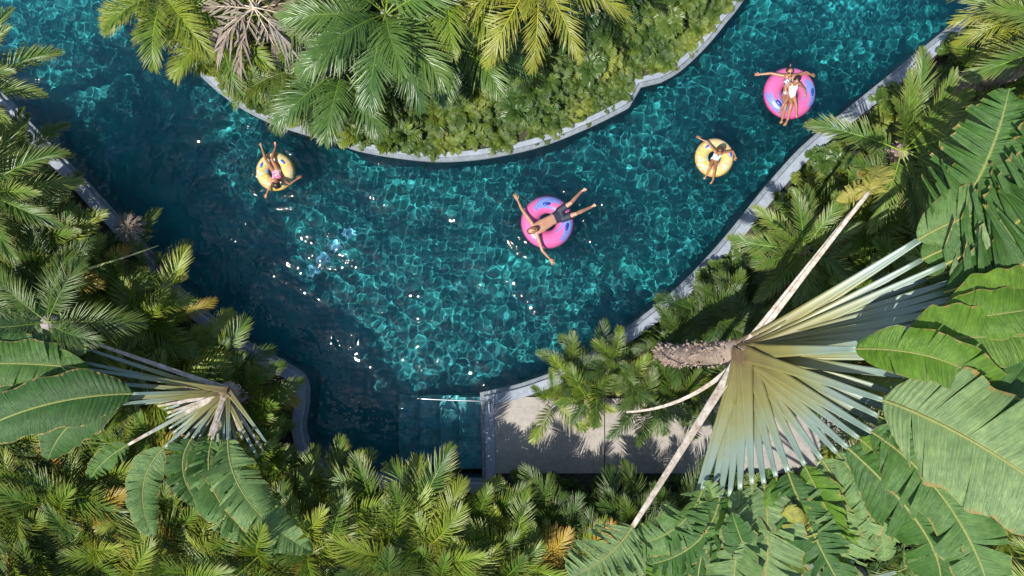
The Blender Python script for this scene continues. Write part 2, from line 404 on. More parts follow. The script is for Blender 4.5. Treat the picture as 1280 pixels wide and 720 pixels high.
# ---- pinnate frond mesh: base at the origin, rachis leaving along +X, upper side +Z
def frond_mesh(name, L=1.5, n=34, leaf=0.42, wid=0.028, arch=1.0, vee=35, droop=0.5, pet=0.16, seed=0, sweep=(72, 22), rr=0.014, profile=None, twist=0.0, jitter=0.08, missing=0.0, side_bend=0.0):
    rg = np.random.default_rng(seed); V = []; F = []; T = []; RA = []
    K = 26; ss = np.linspace(0, 1, K)
    pitch = -arch * ss ** 1.35; yaw = side_bend * ss ** 1.5
    d = np.stack([np.cos(pitch) * np.cos(yaw), np.cos(pitch) * np.sin(yaw), np.sin(pitch)], 1)
    C = np.zeros((K, 3)); C[1:] = np.cumsum((d[1:] + d[:-1]) / 2 * (L / (K - 1)), 0)
    def at(s):
        x = s * (K - 1); i = min(int(x), K - 2); f = x - i
        dd = d[i] * (1 - f) + d[i + 1] * f
        return C[i] * (1 - f) + C[i + 1] * f, dd / np.linalg.norm(dd)
    # rachis: a three sided rod
    for i in range(0, K, 2):
        t = d[i]; b = np.cross([0, 0, 1], t); b /= np.linalg.norm(b) + 1e-9; u = np.cross(t, b)
        r = rr * (1.15 - ss[i] * 0.95)
        o = len(V)
        V += [C[i] + b * r, C[i] + u * r * 0.8, C[i] - b * r, C[i] - u * r * 0.8]; T += [0.0] * 4; RA += [1.0] * 4
        if i:
            for k in range(4): F.append((o - 4 + k, o - 4 + (k + 1) % 4, o + (k + 1) % 4, o + k))
    for j in range(n):
        for sd in (-1, 1):
            if rg.random() < missing: continue
            q = (j + 0.5 + rg.normal(0, 0.18) + (0.2 if sd > 0 else 0)) / n
            q = min(max(q, 0), 1); s = pet + (1 - pet) * q
            p0, t = at(min(s, 0.999))
            b = np.cross([0, 0, 1], t); b /= np.linalg.norm(b) + 1e-9; u = np.cross(t, b); b = b * sd
            if profile: ln = leaf * np.interp(q, *profile)
            else: ln = leaf * (0.55 + 0.45 * min(1, q / 0.22)) * (1 - 0.72 * max(0, (q - 0.45) / 0.55) ** 1.7)
            ln *= 1 + rg.normal(0, jitter)
            sw = R(sweep[0] + (sweep[1] - sweep[0]) * q) + rg.normal(0, 0.05 + jitter * 0.5)
            va = R(vee) * (1 - 0.35 * q) + rg.normal(0, 0.05 + jitter)
            dirv = t * math.cos(sw) + (b * math.cos(va) + u * math.sin(va)) * math.sin(sw)
            sidev = np.cross(dirv, u); sidev /= np.linalg.norm(sidev) + 1e-9
            nv = np.cross(sidev, dirv)
            if nv[2] < 0: nv = -nv
            st = [0, 0.3, 0.66, 1.0]; ws = [0.45, 1.0, 0.78, 0.06]
            o = len(V); dr = droop * (1 + rg.normal(0, 0.25))
            for a, ww in zip(st, ws):
                c = p0 + dirv * (ln * a) - np.array([0, 0, 1.0]) * (ln * dr * 0.42 * a * a)
                hw = wid * 0.5 * ww
                V += [c - sidev * hw + nv * hw * 0.55, c, c + sidev * hw + nv * hw * 0.55]; T += [a] * 3; RA += [0.0] * 3
            for a in range(3):
                k0 = o + 3 * a
                F += [(k0, k0 + 1, k0 + 4, k0 + 3), (k0 + 1, k0 + 2, k0 + 5, k0 + 4)]
    return mesh_np(name, np.array(V), np.array(F), True, {'t': T, 'rachis': RA})
LIB = {}
def lib(kind, mat, nvar, **kw):
    LIB[kind] = []
    for i in range(nvar):
        k2 = dict(kw)
        k2['arch'] = kw.get('arch', 1.0) * (0.75 + 0.5 * ((i * 0.37) % 1)); k2['seed'] = hash(kind) % 1000 if False else (len(LIB) * 31 + i)
        k2['side_bend'] = kw.get('side_bend', 0.0) + 0.3 * ((i * 0.61) % 1 - 0.5)
        me = frond_mesh('frond', **k2); me.materials.append(mat); LIB[kind].append(me)
lib('areca', M['areca'], 6, L=1.8, n=58, leaf=0.50, wid=0.026, arch=1.25, vee=34, droop=0.45)
lib('areca_deep', M['areca_deep'], 5, L=1.75, n=56, leaf=0.48, wid=0.024, arch=1.15, vee=28, droop=0.5)
lib('areca_gold', M['areca_gold'], 4, L=1.6, n=52, leaf=0.44, wid=0.023, arch=1.2, vee=30, droop=0.55, missing=0.05)
lib('broad', M['broad'], 6, L=2.6, n=50, leaf=0.78, wid=0.056, arch=1.0, vee=14, droop=0.55, rr=0.024, sweep=(70, 18), pet=0.2)
lib('date', M['date'], 6, L=2.2, n=62, leaf=0.55, wid=0.032, arch=0.85, vee=32, droop=0.25, rr=0.022, sweep=(62, 16), pet=0.14)
lib('golden', M['golden'], 5, L=2.1, n=50, leaf=0.46, wid=0.026, arch=1.2, vee=24, droop=0.6, rr=0.018, sweep=(64, 20), pet=0.14, jitter=0.14)
lib('dead', M['deadleaf'], 4, L=2.0, n=24, leaf=0.66, wid=0.075, arch=1.3, vee=-6, droop=1.1, rr=0.024, sweep=(45, 12), jitter=0.40, missing=0.38)
lib('pygmy', M['areca_deep'], 4, L=1.0, n=32, leaf=0.26, wid=0.020, arch=1.2, vee=24, droop=0.35, rr=0.010)

def bark(name, c0, c1, rings=9.0):
    m, nt, p = new_mat(name); v = texco(nt)
    n1 = noise(nt, 5, 6, 0.65, v); n2 = noise(nt, 30, 4, 0.6, v)
    sx = nt.nodes.new('ShaderNodeSeparateXYZ'); nt.links.new(v, sx.inputs[0])
    z = math_n(nt, 'ADD', math_n(nt, 'MULTIPLY', sx.outputs[2], rings), math_n(nt, 'MULTIPLY', n1.outputs[0], 0.8))
    sw = math_n(nt, 'FRACT', z)
    c = ramp(nt, n1.outputs[0], [(0.3, c0), (0.7, c1)]).outputs[0]
    c = mix(nt, 1.0, c, ramp(nt, sw, [(0.0, (0.45, 0.42, 0.4)), (0.14, (1, 1, 1)), (1.0, (1.05, 1.05, 1.05))]).outputs[0], 'MULTIPLY')
    nt.links.new(c, p.inputs['Base Color']); p.inputs['Roughness'].default_value = 0.85
    nt.links.new(bump(nt, sw, 0.5, 0.03, bump(nt, n2.outputs[0], 0.5, 0.02)), p.inputs['Normal'])
    return m
M['bark'] = bark('grey_palm_bark', (0.16, 0.14, 0.125), (0.30, 0.27, 0.25))
M['barkbrown'] = bark('brown_palm_bark', (0.14, 0.095, 0.07), (0.32, 0.25, 0.20), 7.0)
M['cane'] = bark('areca_cane', (0.10, 0.13, 0.04), (0.22, 0.22, 0.09), 8.0)
# shared cane and trunk meshes: unit height, scaled by the copies
def trunk_mesh(name, h, r0, r1, bend=(0, 0), mat='bark', n=10, bulge=0.0, boots=0):
    pts = []; rad = []
    for i in range(11):
        t = i / 10
        pts.append((bend[0] * t * t, bend[1] * t * t, h * t)); rad.append(r0 + (r1 - r0) * t + bulge * math.exp(-(t / 0.1) ** 2))
    V, F = tube_mesh(pts, rad, n)
    rg = random.Random(int(h * 100) + boots)
    for k in range(boots):   # old leaf bases, ragged triangular flaps
        t = rg.uniform(0.05, 1.0); a = rg.uniform(0, 6.283); r = r0 + (r1 - r0) * t
        c = Vector((bend[0] * t * t + math.cos(a) * r * 0.9, bend[1] * t * t + math.sin(a) * r * 0.9, h * t))
        rv = Vector((math.cos(a), math.sin(a), 0)); tv = Vector((-math.sin(a), math.cos(a), 0))
        ln = rg.uniform(0.05, 0.20); wd = rg.uniform(0.012, 0.034); tip = c + rv * ln * rg.uniform(.25, .8) + Vector((0, 0, ln * rg.uniform(-.9, .7))) + tv * rg.uniform(-.06, .06)
        o = len(V)
        V += [c - tv * wd, c + tv * wd, (c + tip) / 2 + tv * wd * .8 + rv * .02, (c + tip) / 2 - tv * wd * .8 + rv * .02, tip + tv * wd * .25, tip - tv * wd * .25]
        F += [(o, o + 1, o + 2, o + 3), (o + 3, o + 2, o + 4, o + 5)]
    me = mesh_np(name, np.array([tuple(v) for v in V]), F); me.materials.append(M[mat]); return me
CANES = [trunk_mesh('cane', h, 0.035, 0.024, (b, 0), 'cane', 7) for h, b in ((0.9, 0.10), (1.2, 0.2), (1.5, 0.28))]

def add_frond(parent, me, loc, az, el, roll=0.0, sc=1.0, name='frond'):
    o = bpy.data.objects.new(name, me); COL.objects.link(o); o.parent = parent
    o.matrix_local = Matrix.Translation(loc) @ Matrix.Rotation(az, 4, 'Z') @ Matrix.Rotation(-el, 4, 'Y') @ Matrix.Rotation(roll, 4, 'X') @ Matrix.Diagonal((sc, sc, sc, 1))
    return o
rnd = random.Random(5)
GA = 2.39996
def areca(px, py, z, label, group='areca palms planted along the banks', kinds=(('areca', 0.85), ('areca_gold', 0.15)), canes=3, per=5, sc=1.0, name='areca_palm', spread=0.28, clear=1.15):
    """px,py: where the middle of the crown shows; z: height of the cane tops"""
    c = P(px, py, z)
    # stand clear of the kerb
    q = min(outer, key=lambda v: (v.x - c.x) ** 2 + (v.y - c.y) ** 2); dv = Vector((c.x - q.x, c.y - q.y, 0)); wet = bool(pip(c.x, c.y, outer))
    need = clear * sc
    if (dv.length < need or wet) and dv.length > 1e-3: c = Vector((q.x, q.y, z)) + dv.normalized() * (need * (-1 if wet else 1))
    root = empty(name, (c.x, c.y, GZ)); tag(root, label, 'palm', group)
    a0 = rnd.uniform(0, 6.28); sc *= rnd.uniform(.82, 1.14)
    for k in range(canes):
        a = a0 + k * 6.283 / canes + rnd.uniform(-.4, .4); r = spread * rnd.uniform(.5, 1.1) * (0 if canes == 1 else 1)
        hz = (z - GZ) * rnd.uniform(0.82, 1.08)
        me = CANES[k % 3]; mh = (0.9, 1.2, 1.5)[k % 3]; bend = (0.10, 0.2, 0.28)[k % 3]
        o = bpy.data.objects.new('cane', me); COL.objects.link(o); o.parent = root
        f = hz / mh
        o.matrix_local = Matrix.Translation((math.cos(a) * r * .4, math.sin(a) * r * .4, 0)) @ Matrix.Rotation(a, 4, 'Z') @ Matrix.Diagonal((1.4, 1.4, f, 1))
        top = Vector((math.cos(a) * (r * .4 + bend * 1.4), math.sin(a) * (r * .4 + bend * 1.4), hz - 0.02))
        b0 = rnd.uniform(0, 6.28)
        for i in range(per):
            x = rnd.random(); acc = 0; kind = kinds[-1][0]
            for kk, pr in kinds:
                acc += pr
                if x < acc: kind = kk; break
            az = b0 + i * GA + rnd.uniform(-.25, .25)
            out = math.cos(az - a)
            el = R(rnd.uniform(18, 62) - 10 * out) if i < per - 1 else R(rnd.uniform(66, 80))
            if kind == 'areca_gold': el -= R(22)
            me2 = rnd.choice(LIB[kind])
            add_frond(root, me2, top, az, el, rnd.uniform(-.35, .35), sc * rnd.uniform(.78, 1.12))
    return root
def palm(px, py, z, label, kind, nf, el=(5, 65), sc=1.0, base=None, tr=0.13, mat='bark', name='palm_tree', group=None, az0=None, azs=None, boots=0, dead=0, els=None):
    """single trunk palm; px,py,z: crown; base: photo pixel of the foot (vertical when None)"""
    c = P(px, py, z); b = P(base[0], base[1], GZ) if base else Vector((c.x, c.y, GZ))
    root = empty(name, (b.x, b.y, GZ)); tag(root, label, 'palm', group)
    top = c - Vector((b.x, b.y, GZ))
    tm = trunk_mesh('trunk', top.z, tr * 1.15, tr * .85, (top.x, top.y), mat, 12, tr * .4, boots)
    link('trunk', tm, root)
    for i in range(nf):
        q = (i + 0.5) / nf
        az = (azs[i] if azs else (az0 or 0) + i * GA + rnd.uniform(-.15, .15))
        e = R(els[i]) if els else R(el[0] + (el[1] - el[0]) * q + rnd.uniform(-6, 6))
        add_frond(root, rnd.choice(LIB[kind]), top + Vector((0, 0, rnd.uniform(-.08, .05))), az, e, rnd.uniform(-.25, .25), sc * rnd.uniform(.88, 1.1) * (1 - .15 * q))
    for i in range(dead):
        add_frond(root, rnd.choice(LIB['dead']), top + Vector((0, 0, -.15)), rnd.uniform(0, 6.28), R(rnd.uniform(-50, -10)), rnd.uniform(-.6, .6), sc * rnd.uniform(.7, 1.0), 'dead_frond')
    return root

# ---- paddle leaf (traveller's palm, banana): a torn blade along a curved midrib
def bez(a, b, c, t): return a * (1 - t) ** 2 + b * (2 * t * (1 - t)) + c * t * t
def blade_mesh(base, ctrl, tip, nh, W, tear=0.6, seed=0, vee=14, droop=34, sides=(1, 1), ragged=0.0):
    rg = np.random.default_rng(seed); base, ctrl, tip, nh = [np.array(v, float) for v in (base, ctrl, tip, nh)]
    SS = np.linspace(0, 1, 60); CC = np.array([bez(base, ctrl, tip, s) for s in SS]); TT = np.gradient(CC, axis=0); TT /= np.linalg.norm(TT, axis=1)[:, None]
    L = float(np.linalg.norm(np.diff(CC, axis=0), axis=1).sum())
    def fr(s):
        x = np.clip(s, 0, 1) * 59; i = min(int(x), 58); f = x - i
        c = CC[i] * (1 - f) + CC[i + 1] * f + (TT[-1] * (s - 1) * L if s > 1 else 0); t = TT[i] * (1 - f) + TT[i + 1] * f; t /= np.linalg.norm(t)
        b = np.cross(nh, t); b /= np.linalg.norm(b) + 1e-9
        return c, t, b, np.cross(t, b)
    def wd(s): return W * min(1.0, (s + 0.012) / 0.16) ** 0.55 * max(0.0, 1 - max(0, s) ** 3.2) ** 0.62
    V = []; F = []; UU = []; VV = []
    NU = 7
    for sd in (1, -1):
        if not sides[0 if sd > 0 else 1]: continue
        cuts = [0.0]
        while cuts[-1] < 1:
            cuts.append(cuts[-1] + rg.choice([rg.uniform(.02, .06), rg.uniform(.06, .20)], p=[tear, 1 - tear]))
        cuts[-1] = 1.0
        wav = rg.uniform(0, 6.28)
        for a, b_ in zip(cuts[:-1], cuts[1:]):
            torn = rg.random() < 0.35 + 0.6 * tear
            da = rg.normal(0, 0.30 * tear) if torn else 0.0; gap = rg.uniform(.03, .22) * tear if torn else 0.0
            cut_short = 1.0 - (rg.uniform(0, .5) if rg.random() < ragged else 0.0)
            slide = rg.normal(0, 0.10 * tear) if torn else 0.0; dr = R(droop) * (1 + rg.normal(0, .5 * tear))
            k = max(2, int((b_ - a) * L / 0.028) + 1); o = len(V)
            for i in range(k + 1):
                s = a + (b_ - a) * i / k; sm = (a + b_) / 2
                w_ = wd(s) * cut_short * (1 + 0.05 * math.sin(31 * s + wav))
                for j in range(NU):
                    u = j / (NU - 1); se = s + (sm - s) * gap * u * 1.0
                    c, t, bb, nn = fr(se)
                    A0 = R(vee) + da * u ** .7
                    # the blade leaves the rib at A0 and curls down towards the margin
                    y = w_ * (u * math.cos(A0) * (1 - 0.12 * u * dr)); z = w_ * (u * math.sin(A0) - 0.5 * dr * u * u) + 0.010 * math.sin(s * L * 62.8) * min(1, 4 * u) * (.6 + .4 * math.sin(s * 7 + wav)) * (W / .6) + 0.02 * math.sin(s * 9 + wav) * u
                    sh = w_ * u * (0.34 + slide)
                    V.append(c + bb * (sd * y) + nn * z + t * sh); UU.append(u); VV.append(s * L + (5 if sd > 0 else 0))
            for i in range(k):
                for j in range(NU - 1):
                    q = o + i * NU + j; f = (q, q + 1, q + NU + 1, q + NU)
                    F.append(f if sd < 0 else f[::-1])
    # the midrib, a slim keel under and over the blade
    o = len(V); K = 22
    for i in range(K):
        s = i / (K - 1); c, t, b, nn = fr(s); r = 0.026 * (1 - .85 * s) * (W / .6) ** .5
        V += [c + b * r, c + nn * r * .8, c - b * r, c - nn * r * 1.1]; UU += [0.0] * 4; VV += [s * L] * 4
        if i:
            for k in range(4):
                q = o + 4 * i; F.append((q - 4 + k, q - 4 + (k + 1) % 4, q + (k + 1) % 4, q + k))
    return mesh_np('leaf_blade', np.array(V), np.array(F), True, {'u': UU, 'v': VV})
# petiole material: olive at the sheath, waxy blue grey further out
m, nt, p = new_mat('petiole_skin')
a = attr(nt, 's'); v = texco(nt); n1 = noise(nt, 3, 5, 0.6, v); n2 = noise(nt, 22, 5, 0.7, v)
f = math_n(nt, 'ADD', a.outputs['Fac'], math_n(nt, 'MULTIPLY', math_n(nt, 'SUBTRACT', n1.outputs[0], 0.5), 0.35))
c = ramp(nt, f, [(0.03, (0.10, 0.065, 0.03)), (0.12, (0.13, 0.11, 0.035)), (0.40, (0.175, 0.17, 0.055)), (0.60, (0.185, 0.215, 0.12)), (0.78, (0.165, 0.225, 0.19)), (1.0, (0.12, 0.18, 0.135))]).outputs[0]
c = mix(nt, ramp(nt, n2.outputs[0], [(0.55, (0, 0, 0)), (0.72, (0.8, 0.8, 0.8))]).outputs[0], c, (0.20, 0.14, 0.08))
nt.links.new(c, p.inputs['Base Color']); p.inputs['Roughness'].default_value = 0.42; M['petiole'] = m
m, nt, p = new_mat('dry_petiole_skin')
v = texco(nt); n2 = noise(nt, 9, 5, 0.7, v)
nt.links.new(ramp(nt, n2.outputs[0], [(0.3, (0.18, 0.13, 0.09)), (0.5, (0.36, 0.31, 0.25)), (0.7, (0.50, 0.48, 0.44))]).outputs[0], p.inputs['Base Color']); p.inputs['Roughness'].default_value = 0.7; M['petiole_dry'] = m
def petiole_mesh(pts, r0, r1, nrm, flat=0.55, sheath=1.0):
    pts = [Vector(q) for q in pts]; V = []; F = []; SA = []
    n = 8; K = len(pts)
    prof = [(-1, .30), (-.55, .12), (0, -.02), (.55, .12), (1, .30), (.8, -.5), (0, -1.0), (-.8, -.5)]   # channelled upper face
    for i, q in enumerate(pts):
        t = (pts[min(i + 1, K - 1)] - pts[max(i - 1, 0)]).normalized(); b = Vector(nrm).cross(t).normalized(); nn = t.cross(b)
        s = i / (K - 1); r = r0 + (r1 - r0) * s + sheath * r0 * .35 * math.exp(-(s / .10) ** 2)
        for x, y in prof: V.append(q + b * (x * r) + nn * (y * r * flat)); SA.append(s)
    for i in range(K - 1):
        for k in range(n): F.append((i * n + k, i * n + (k + 1) % n, (i + 1) * n + (k + 1) % n, (i + 1) * n + k))
    F.append(tuple(range((K - 1) * n, K * n)))
    return mesh_np('petiole', np.array([tuple(v) for v in V]), F, True, {'s': SA})
def paddle_leaf(root, hub, pe, tip, W, mat='paddle', tear=0.6, seed=0, nrm=None, bow=0.10, r0=.085, r1=.035, dry=False, vee=14, droop=34, blade=True, ragged=0.0, cs=0.5, via=None, roll=0.0):
    """hub, pe (petiole end), tip: world points"""
    hub, pe = Vector(hub), Vector(pe); o0 = root.location
    d = pe - hub; upv = Vector((0, 0, 1)); n0 = nrm or (Vector((0, 0, H)) - pe).normalized()
    ctrl = (hub + pe) / 2 + upv * (bow * d.length) if via is None else Vector(via)
    pts = [bez(hub, ctrl, pe, i / 14) - o0 for i in range(15)]
    me = petiole_mesh(pts, r0, r1, n0)
    po = link('petiole', me, root, M['petiole_dry' if dry else 'petiole'])
    if blade:
        tip = Vector(tip); td = (pe - ctrl).normalized(); ln = (tip - pe).length
        c2 = pe + td * (ln * cs)
        n0 = Matrix.Rotation(roll, 3, td) @ Vector(n0)
        bm_ = blade_mesh(pe - o0, c2 - o0, tip - o0, n0, W, tear, seed, vee, droop, ragged=ragged)
        link('leaf_blade', bm_, po, M[mat])
    return po

# ================================================================== planting
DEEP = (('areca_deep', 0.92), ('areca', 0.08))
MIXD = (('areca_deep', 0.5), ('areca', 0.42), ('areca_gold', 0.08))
LIT = (('areca', 0.94), ('areca_gold', 0.06))
GOLD = (('areca', 0.78), ('areca_gold', 0.22))
areca_spots = [
 # px, py, z, kinds, scale, label
 (18, 598, 2.0, MIXD, 1.0, 'areca palm at the left edge of the photo, right below the big dark paddle leaf'),
 (92, 612, 1.9, GOLD, .95, 'areca palm with orange tinted fronds under the dark paddle leaf in the lower left'),
 (35, 668, 2.2, LIT, 1.0, 'feathery areca palm by the left edge, above the bottom left corner'),
 (115, 668, 2.0, GOLD, 1.0, 'areca palm with drying yellow fronds in the lower left thicket'),
 (-10, 722, 2.1, MIXD, 1.0, 'areca palm filling the bottom left corner'),
 (75, 722, 2.0, MIXD, 1.0, 'areca palm cut by the bottom edge, second from the bottom left corner'),
 (160, 715, 2.1, LIT, 1.0, 'light green areca palm cut by the bottom edge, third from the bottom left corner'),
 (185, 645, 1.7, LIT, .9, 'areca palm left of the hanging paddle leaf in the lower left'),
 (255, 655, 1.7, GOLD, .9, 'areca palm with a rusty frond between the two hanging paddle leaves'),
 (240, 712, 2.2, LIT, 1.0, 'yellow green areca palm at the bottom edge under the hanging paddle leaf'),
 (318, 712, 2.1, LIT, 1.0, 'areca palm at the bottom edge below the torn paddle leaf'),
 (345, 665, 1.6, MIXD, .9, 'areca palm half hidden by the torn sunlit paddle leaf'),
 (400, 690, 2.2, LIT, 1.05, 'areca palm just right of the tip of the torn paddle leaf'),
 (418, 645, 1.5, LIT, 0.9, 'bright areca palm below the rounded end of the river kerb'),
 (470, 640, 1.6, GOLD, 0.9, 'areca palm with the orange frond against the end wall of the river'),
 (480, 705, 2.1, MIXD, 1.0, 'dark areca palm at the bottom edge below the orange frond palm'),
 (535, 672, 1.9, LIT, 1.05, 'yellow green areca palm in the middle of the bottom thicket'),
 (560, 640, 1.5, LIT, 0.8, 'areca palm arching over the end wall of the river'),
 (560, 718, 2.2, LIT, 1.0, 'areca palm at the bottom edge, below the steps of the river'),
 (605, 660, 1.7, LIT, 0.95, 'broad areca palm just below the corner of the steps'),
 (640, 705, 2.0, GOLD, 1.0, 'areca palm with a few brown fronds at the bottom edge below the path'),
 (660, 668, 1.5, MIXD, 0.9, 'areca palm under the left end of the path'),
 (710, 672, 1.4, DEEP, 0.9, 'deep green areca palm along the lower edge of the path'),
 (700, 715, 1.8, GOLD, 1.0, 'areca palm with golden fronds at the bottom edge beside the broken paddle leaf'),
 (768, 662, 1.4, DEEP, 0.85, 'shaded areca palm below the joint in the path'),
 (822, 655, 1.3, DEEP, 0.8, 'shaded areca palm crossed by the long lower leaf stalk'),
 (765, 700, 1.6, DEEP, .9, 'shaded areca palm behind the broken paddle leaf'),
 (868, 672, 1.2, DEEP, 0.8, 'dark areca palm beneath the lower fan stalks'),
 (820, 725, 1.5, DEEP, .9, 'dark areca palm at the bottom edge among the big paddle leaves'),
 # left bank
 (358, 520, 1.5, LIT, 0.85, 'areca palm leaning over the dark corner of the river'),
 (338, 565, 1.5, LIT, 0.9, 'areca palm left of the rounded end of the river kerb'),
 (325, 515, 1.4, LIT, 0.85, 'areca palm beside the rough hub of the left traveller palm'),
 (290, 462, 1.4, MIXD, 0.8, 'areca palm on the kerb above the hub of the left traveller palm'),
 (235, 428, 1.5, GOLD, 0.85, 'yellowing areca palm by the left kerb, half way down'),
 (250, 478, 1.4, GOLD, 0.8, 'areca palm with amber fronds just above the left fan hub'),
 (205, 455, 1.5, LIT, 0.85, 'areca palm between the grey trunk and the left kerb'),
 (205, 412, 1.6, LIT, 0.85, 'glossy areca palm right above the end of the grey trunk'),
 (165, 392, 1.7, LIT, 0.9, 'pale areca palm with curved fronds above the grey trunk'),
 (178, 348, 1.5, LIT, 0.8, 'areca palm hanging over the left kerb beside the long bare stalk'),
 (128, 345, 1.8, LIT, 0.9, 'light areca palm crossed by the long bare stalk'),
 (88, 352, 2.2, MIXD, 1.0, 'areca palm above the large left paddle leaves'),
 (40, 350, 2.0, LIT, 1.0, 'areca palm at the left edge above the paddle leaves'),
 (100, 305, 1.7, MIXD, 0.85, 'areca palm below the tall dark palms on the left bank'),
 (150, 305, 1.2, DEEP, 0.7, 'small shaded areca palm dipping over the left kerb'),
 (100, 262, 1.2, DEEP, 0.7, 'dark areca palm over the left kerb beside the brown seed head'),
 (205, 500, 1.6, LIT, .9, 'areca palm seen between the stalks of the left fan'),
 (215, 560, 1.5, GOLD, .9, 'areca palm with yellow fronds under the left fan'),
 (320, 590, 1.5, MIXD, .9, 'areca palm behind the torn sunlit paddle leaf'),
 # right bank
 (770, 470, 1.2, MIXD, 0.62, 'large areca palm overhanging the path by the steps'),
 (708, 492, 1.2, LIT, 0.66, 'yellow green areca palm reaching over the kerb at the head of the path'),
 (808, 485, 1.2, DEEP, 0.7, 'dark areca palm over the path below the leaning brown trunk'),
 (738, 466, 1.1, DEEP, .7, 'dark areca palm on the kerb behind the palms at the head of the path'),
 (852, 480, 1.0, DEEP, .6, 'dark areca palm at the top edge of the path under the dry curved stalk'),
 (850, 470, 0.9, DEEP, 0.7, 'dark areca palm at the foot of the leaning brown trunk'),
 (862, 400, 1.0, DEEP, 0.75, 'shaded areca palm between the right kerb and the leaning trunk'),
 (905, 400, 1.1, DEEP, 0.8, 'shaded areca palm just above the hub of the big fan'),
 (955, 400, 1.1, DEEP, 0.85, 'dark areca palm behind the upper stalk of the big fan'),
 (1085, 305, 1.8, LIT, 1.0, 'golden green areca palm right of the upper fan stalk'),
 (1128, 272, 1.8, GOLD, 1.0, 'areca palm with amber fronds between the fan stalks and the date palm'),
 (1150, 320, 1.7, LIT, 1.0, 'areca palm seen through the tips of the fan stalks'),
 (1095, 350, 1.7, GOLD, 1.0, 'yellow areca palm seen through the middle of the fan stalks'),
 (1040, 365, 1.7, LIT, .95, 'green areca palm under the upper fan stalks'),
 (1115, 410, 1.6, GOLD, 1.0, 'areca palm glimpsed below the left tips of the long green paddles'),
 (1050, 430, 1.5, LIT, .95, 'areca palm glimpsed between the middle fan stalks'),
 (1060, 500, 1.6, GOLD, .95, 'amber areca palm under the lower fan stalks'),
 (1190, 400, 1.6, LIT, 1.0, 'areca palm hidden deep under the long green paddles'),
 (1205, 690, 1.7, LIT, .95, 'areca palm near the grey trunk in the bottom right corner'),
 (1250, 655, 1.9, LIT, .95, 'sunlit areca palm under the largest pale paddle leaf'),
 (1265, 720, 1.8, GOLD, .95, 'areca palm filling the bottom right corner'),
 (1160, 250, 1.6, MIXD, .9, 'areca palm at the foot of the date palm'),
 (1210, 185, 1.7, MIXD, 1.0, 'areca palm in the gap beside the torn paddle leaves on the right'),
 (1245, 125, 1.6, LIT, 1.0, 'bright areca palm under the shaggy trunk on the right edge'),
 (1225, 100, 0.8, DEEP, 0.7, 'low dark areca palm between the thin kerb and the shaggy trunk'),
]
for (px, py, z, kinds, sc, lab) in areca_spots:
    areca(px, py, z, lab, kinds=kinds, sc=sc, clear=.5 if 'path' in lab else .85 if py > 575 else 1.5 if px < 420 else 1.3, per=6 if py > 575 or px < 420 else 5)

# ------------------------------------------------------------------ single trunk palms
IG = 'broad leaved palms on the island'
palm(482, 18, 3.4, 'large glossy green palm at the top edge in the middle of the island planting', 'broad', 17, (0, 62), .86, base=(520, 40), az0=.4, group=IG, dead=1)
palm(428, 84, 2.4, 'broad leaved palm on the island leaning over the kerb near the yellow tube', 'broad', 11, (-8, 50), .74, base=(445, 82), az0=2.0, group=IG, dead=1)
palm(575, 25, 2.4, 'shaded broad leaved palm under the right side of the large island palm', 'broad', 9, (-5, 45), .8, base=(590, 30), az0=1.1, group=IG)
palm(362, 88, 1.9, 'dark fine leaved palm on the island between the dry fronds and the kerb', 'areca_deep', 12, (-5, 55), .9, base=(385, 82), az0=.2, group=IG)
palm(276, 38, 2.2, 'yellow green palm at the left end of the island, arching over the water', 'areca', 14, (0, 60), 1.05, base=(300, 40), az0=3.0, group=IG)
palm(205, -8, 2.7, 'lime green palm on the top edge, its drooping fronds over the upper left kerb', 'areca', 13, (-5, 50), 1.12, base=(250, 20), az0=2.6, group=IG)
palm(318, 10, 2.9, 'withered palm with a mop of grey dry fronds on the island', 'dead', 18, (-30, 40), .74, base=(345, 30), az0=.9, group=IG)
palm(390, 50, 2.5, 'withered palm with brown hanging fronds beside the large island palm', 'dead', 12, (-25, 45), .52, base=(390, 50), az0=.1, group=IG)
palm(672, -34, 3.6, 'golden palm with thin feathery fronds at the top edge of the island', 'golden', 12, (10, 60), 1.0, base=(680, 20), azs=[R(a) for a in (-88, -120, -62, -150, -30, 178, 5, -95, 60, 120, 90, -70)], els=[12, 22, 20, 25, 30, 30, 30, 60, 40, 40, 60, 72], group=IG)
palm(560, -40, 3.4, 'lime palm hanging in from the top edge over the large island palm', 'areca', 12, (0, 55), 1.25, base=(590, 0), az0=.6, group=IG)
palm(425, -35, 3.2, 'green palm cut by the top edge left of the large island palm', 'areca_deep', 12, (0, 55), 1.25, base=(440, 10), az0=1.6, group=IG)
LG = 'fine leaved palms on the left bank'
palm(-38, 108, 3.0, 'dark palm reaching in from the left edge over the shaded water', 'date', 15, (0, 55), .80, base=(0, 140), az0=.5, group=LG)
palm(-18, 240, 3.0, 'tall feathery palm at the left edge below the palm over the shaded water', 'date', 20, (-5, 62), .85, base=(30, 250), az0=.15, group=LG)
palm(18, 200, 1.8, 'shaded feathery palm beside the kerb on the upper left bank', 'date', 15, (-10, 50), .62, base=(60, 235), az0=2.2, group=LG)
palm(40, 300, 2.2, 'feathery palm on the left bank under the tall left edge palm', 'date', 14, (-5, 50), .72, base=(85, 310), az0=1.2, group=LG)
RG = 'date palms on the right bank'
palm(1128, 188, 3.1, 'sunlit date palm with pale stiff fronds beside the right kerb', 'date', 13, base=(1085, 205), tr=.17, mat='barkbrown',
     azs=[R(a) for a in (162, 82, 22, -8, -70, -35, 118, 300, -110, 50, 140, 75, 10)], els=[12, 30, 14, 8, 5, 20, 54, 2, 12, 40, 66, 70, 65], sc=.96, boots=120, group=RG)
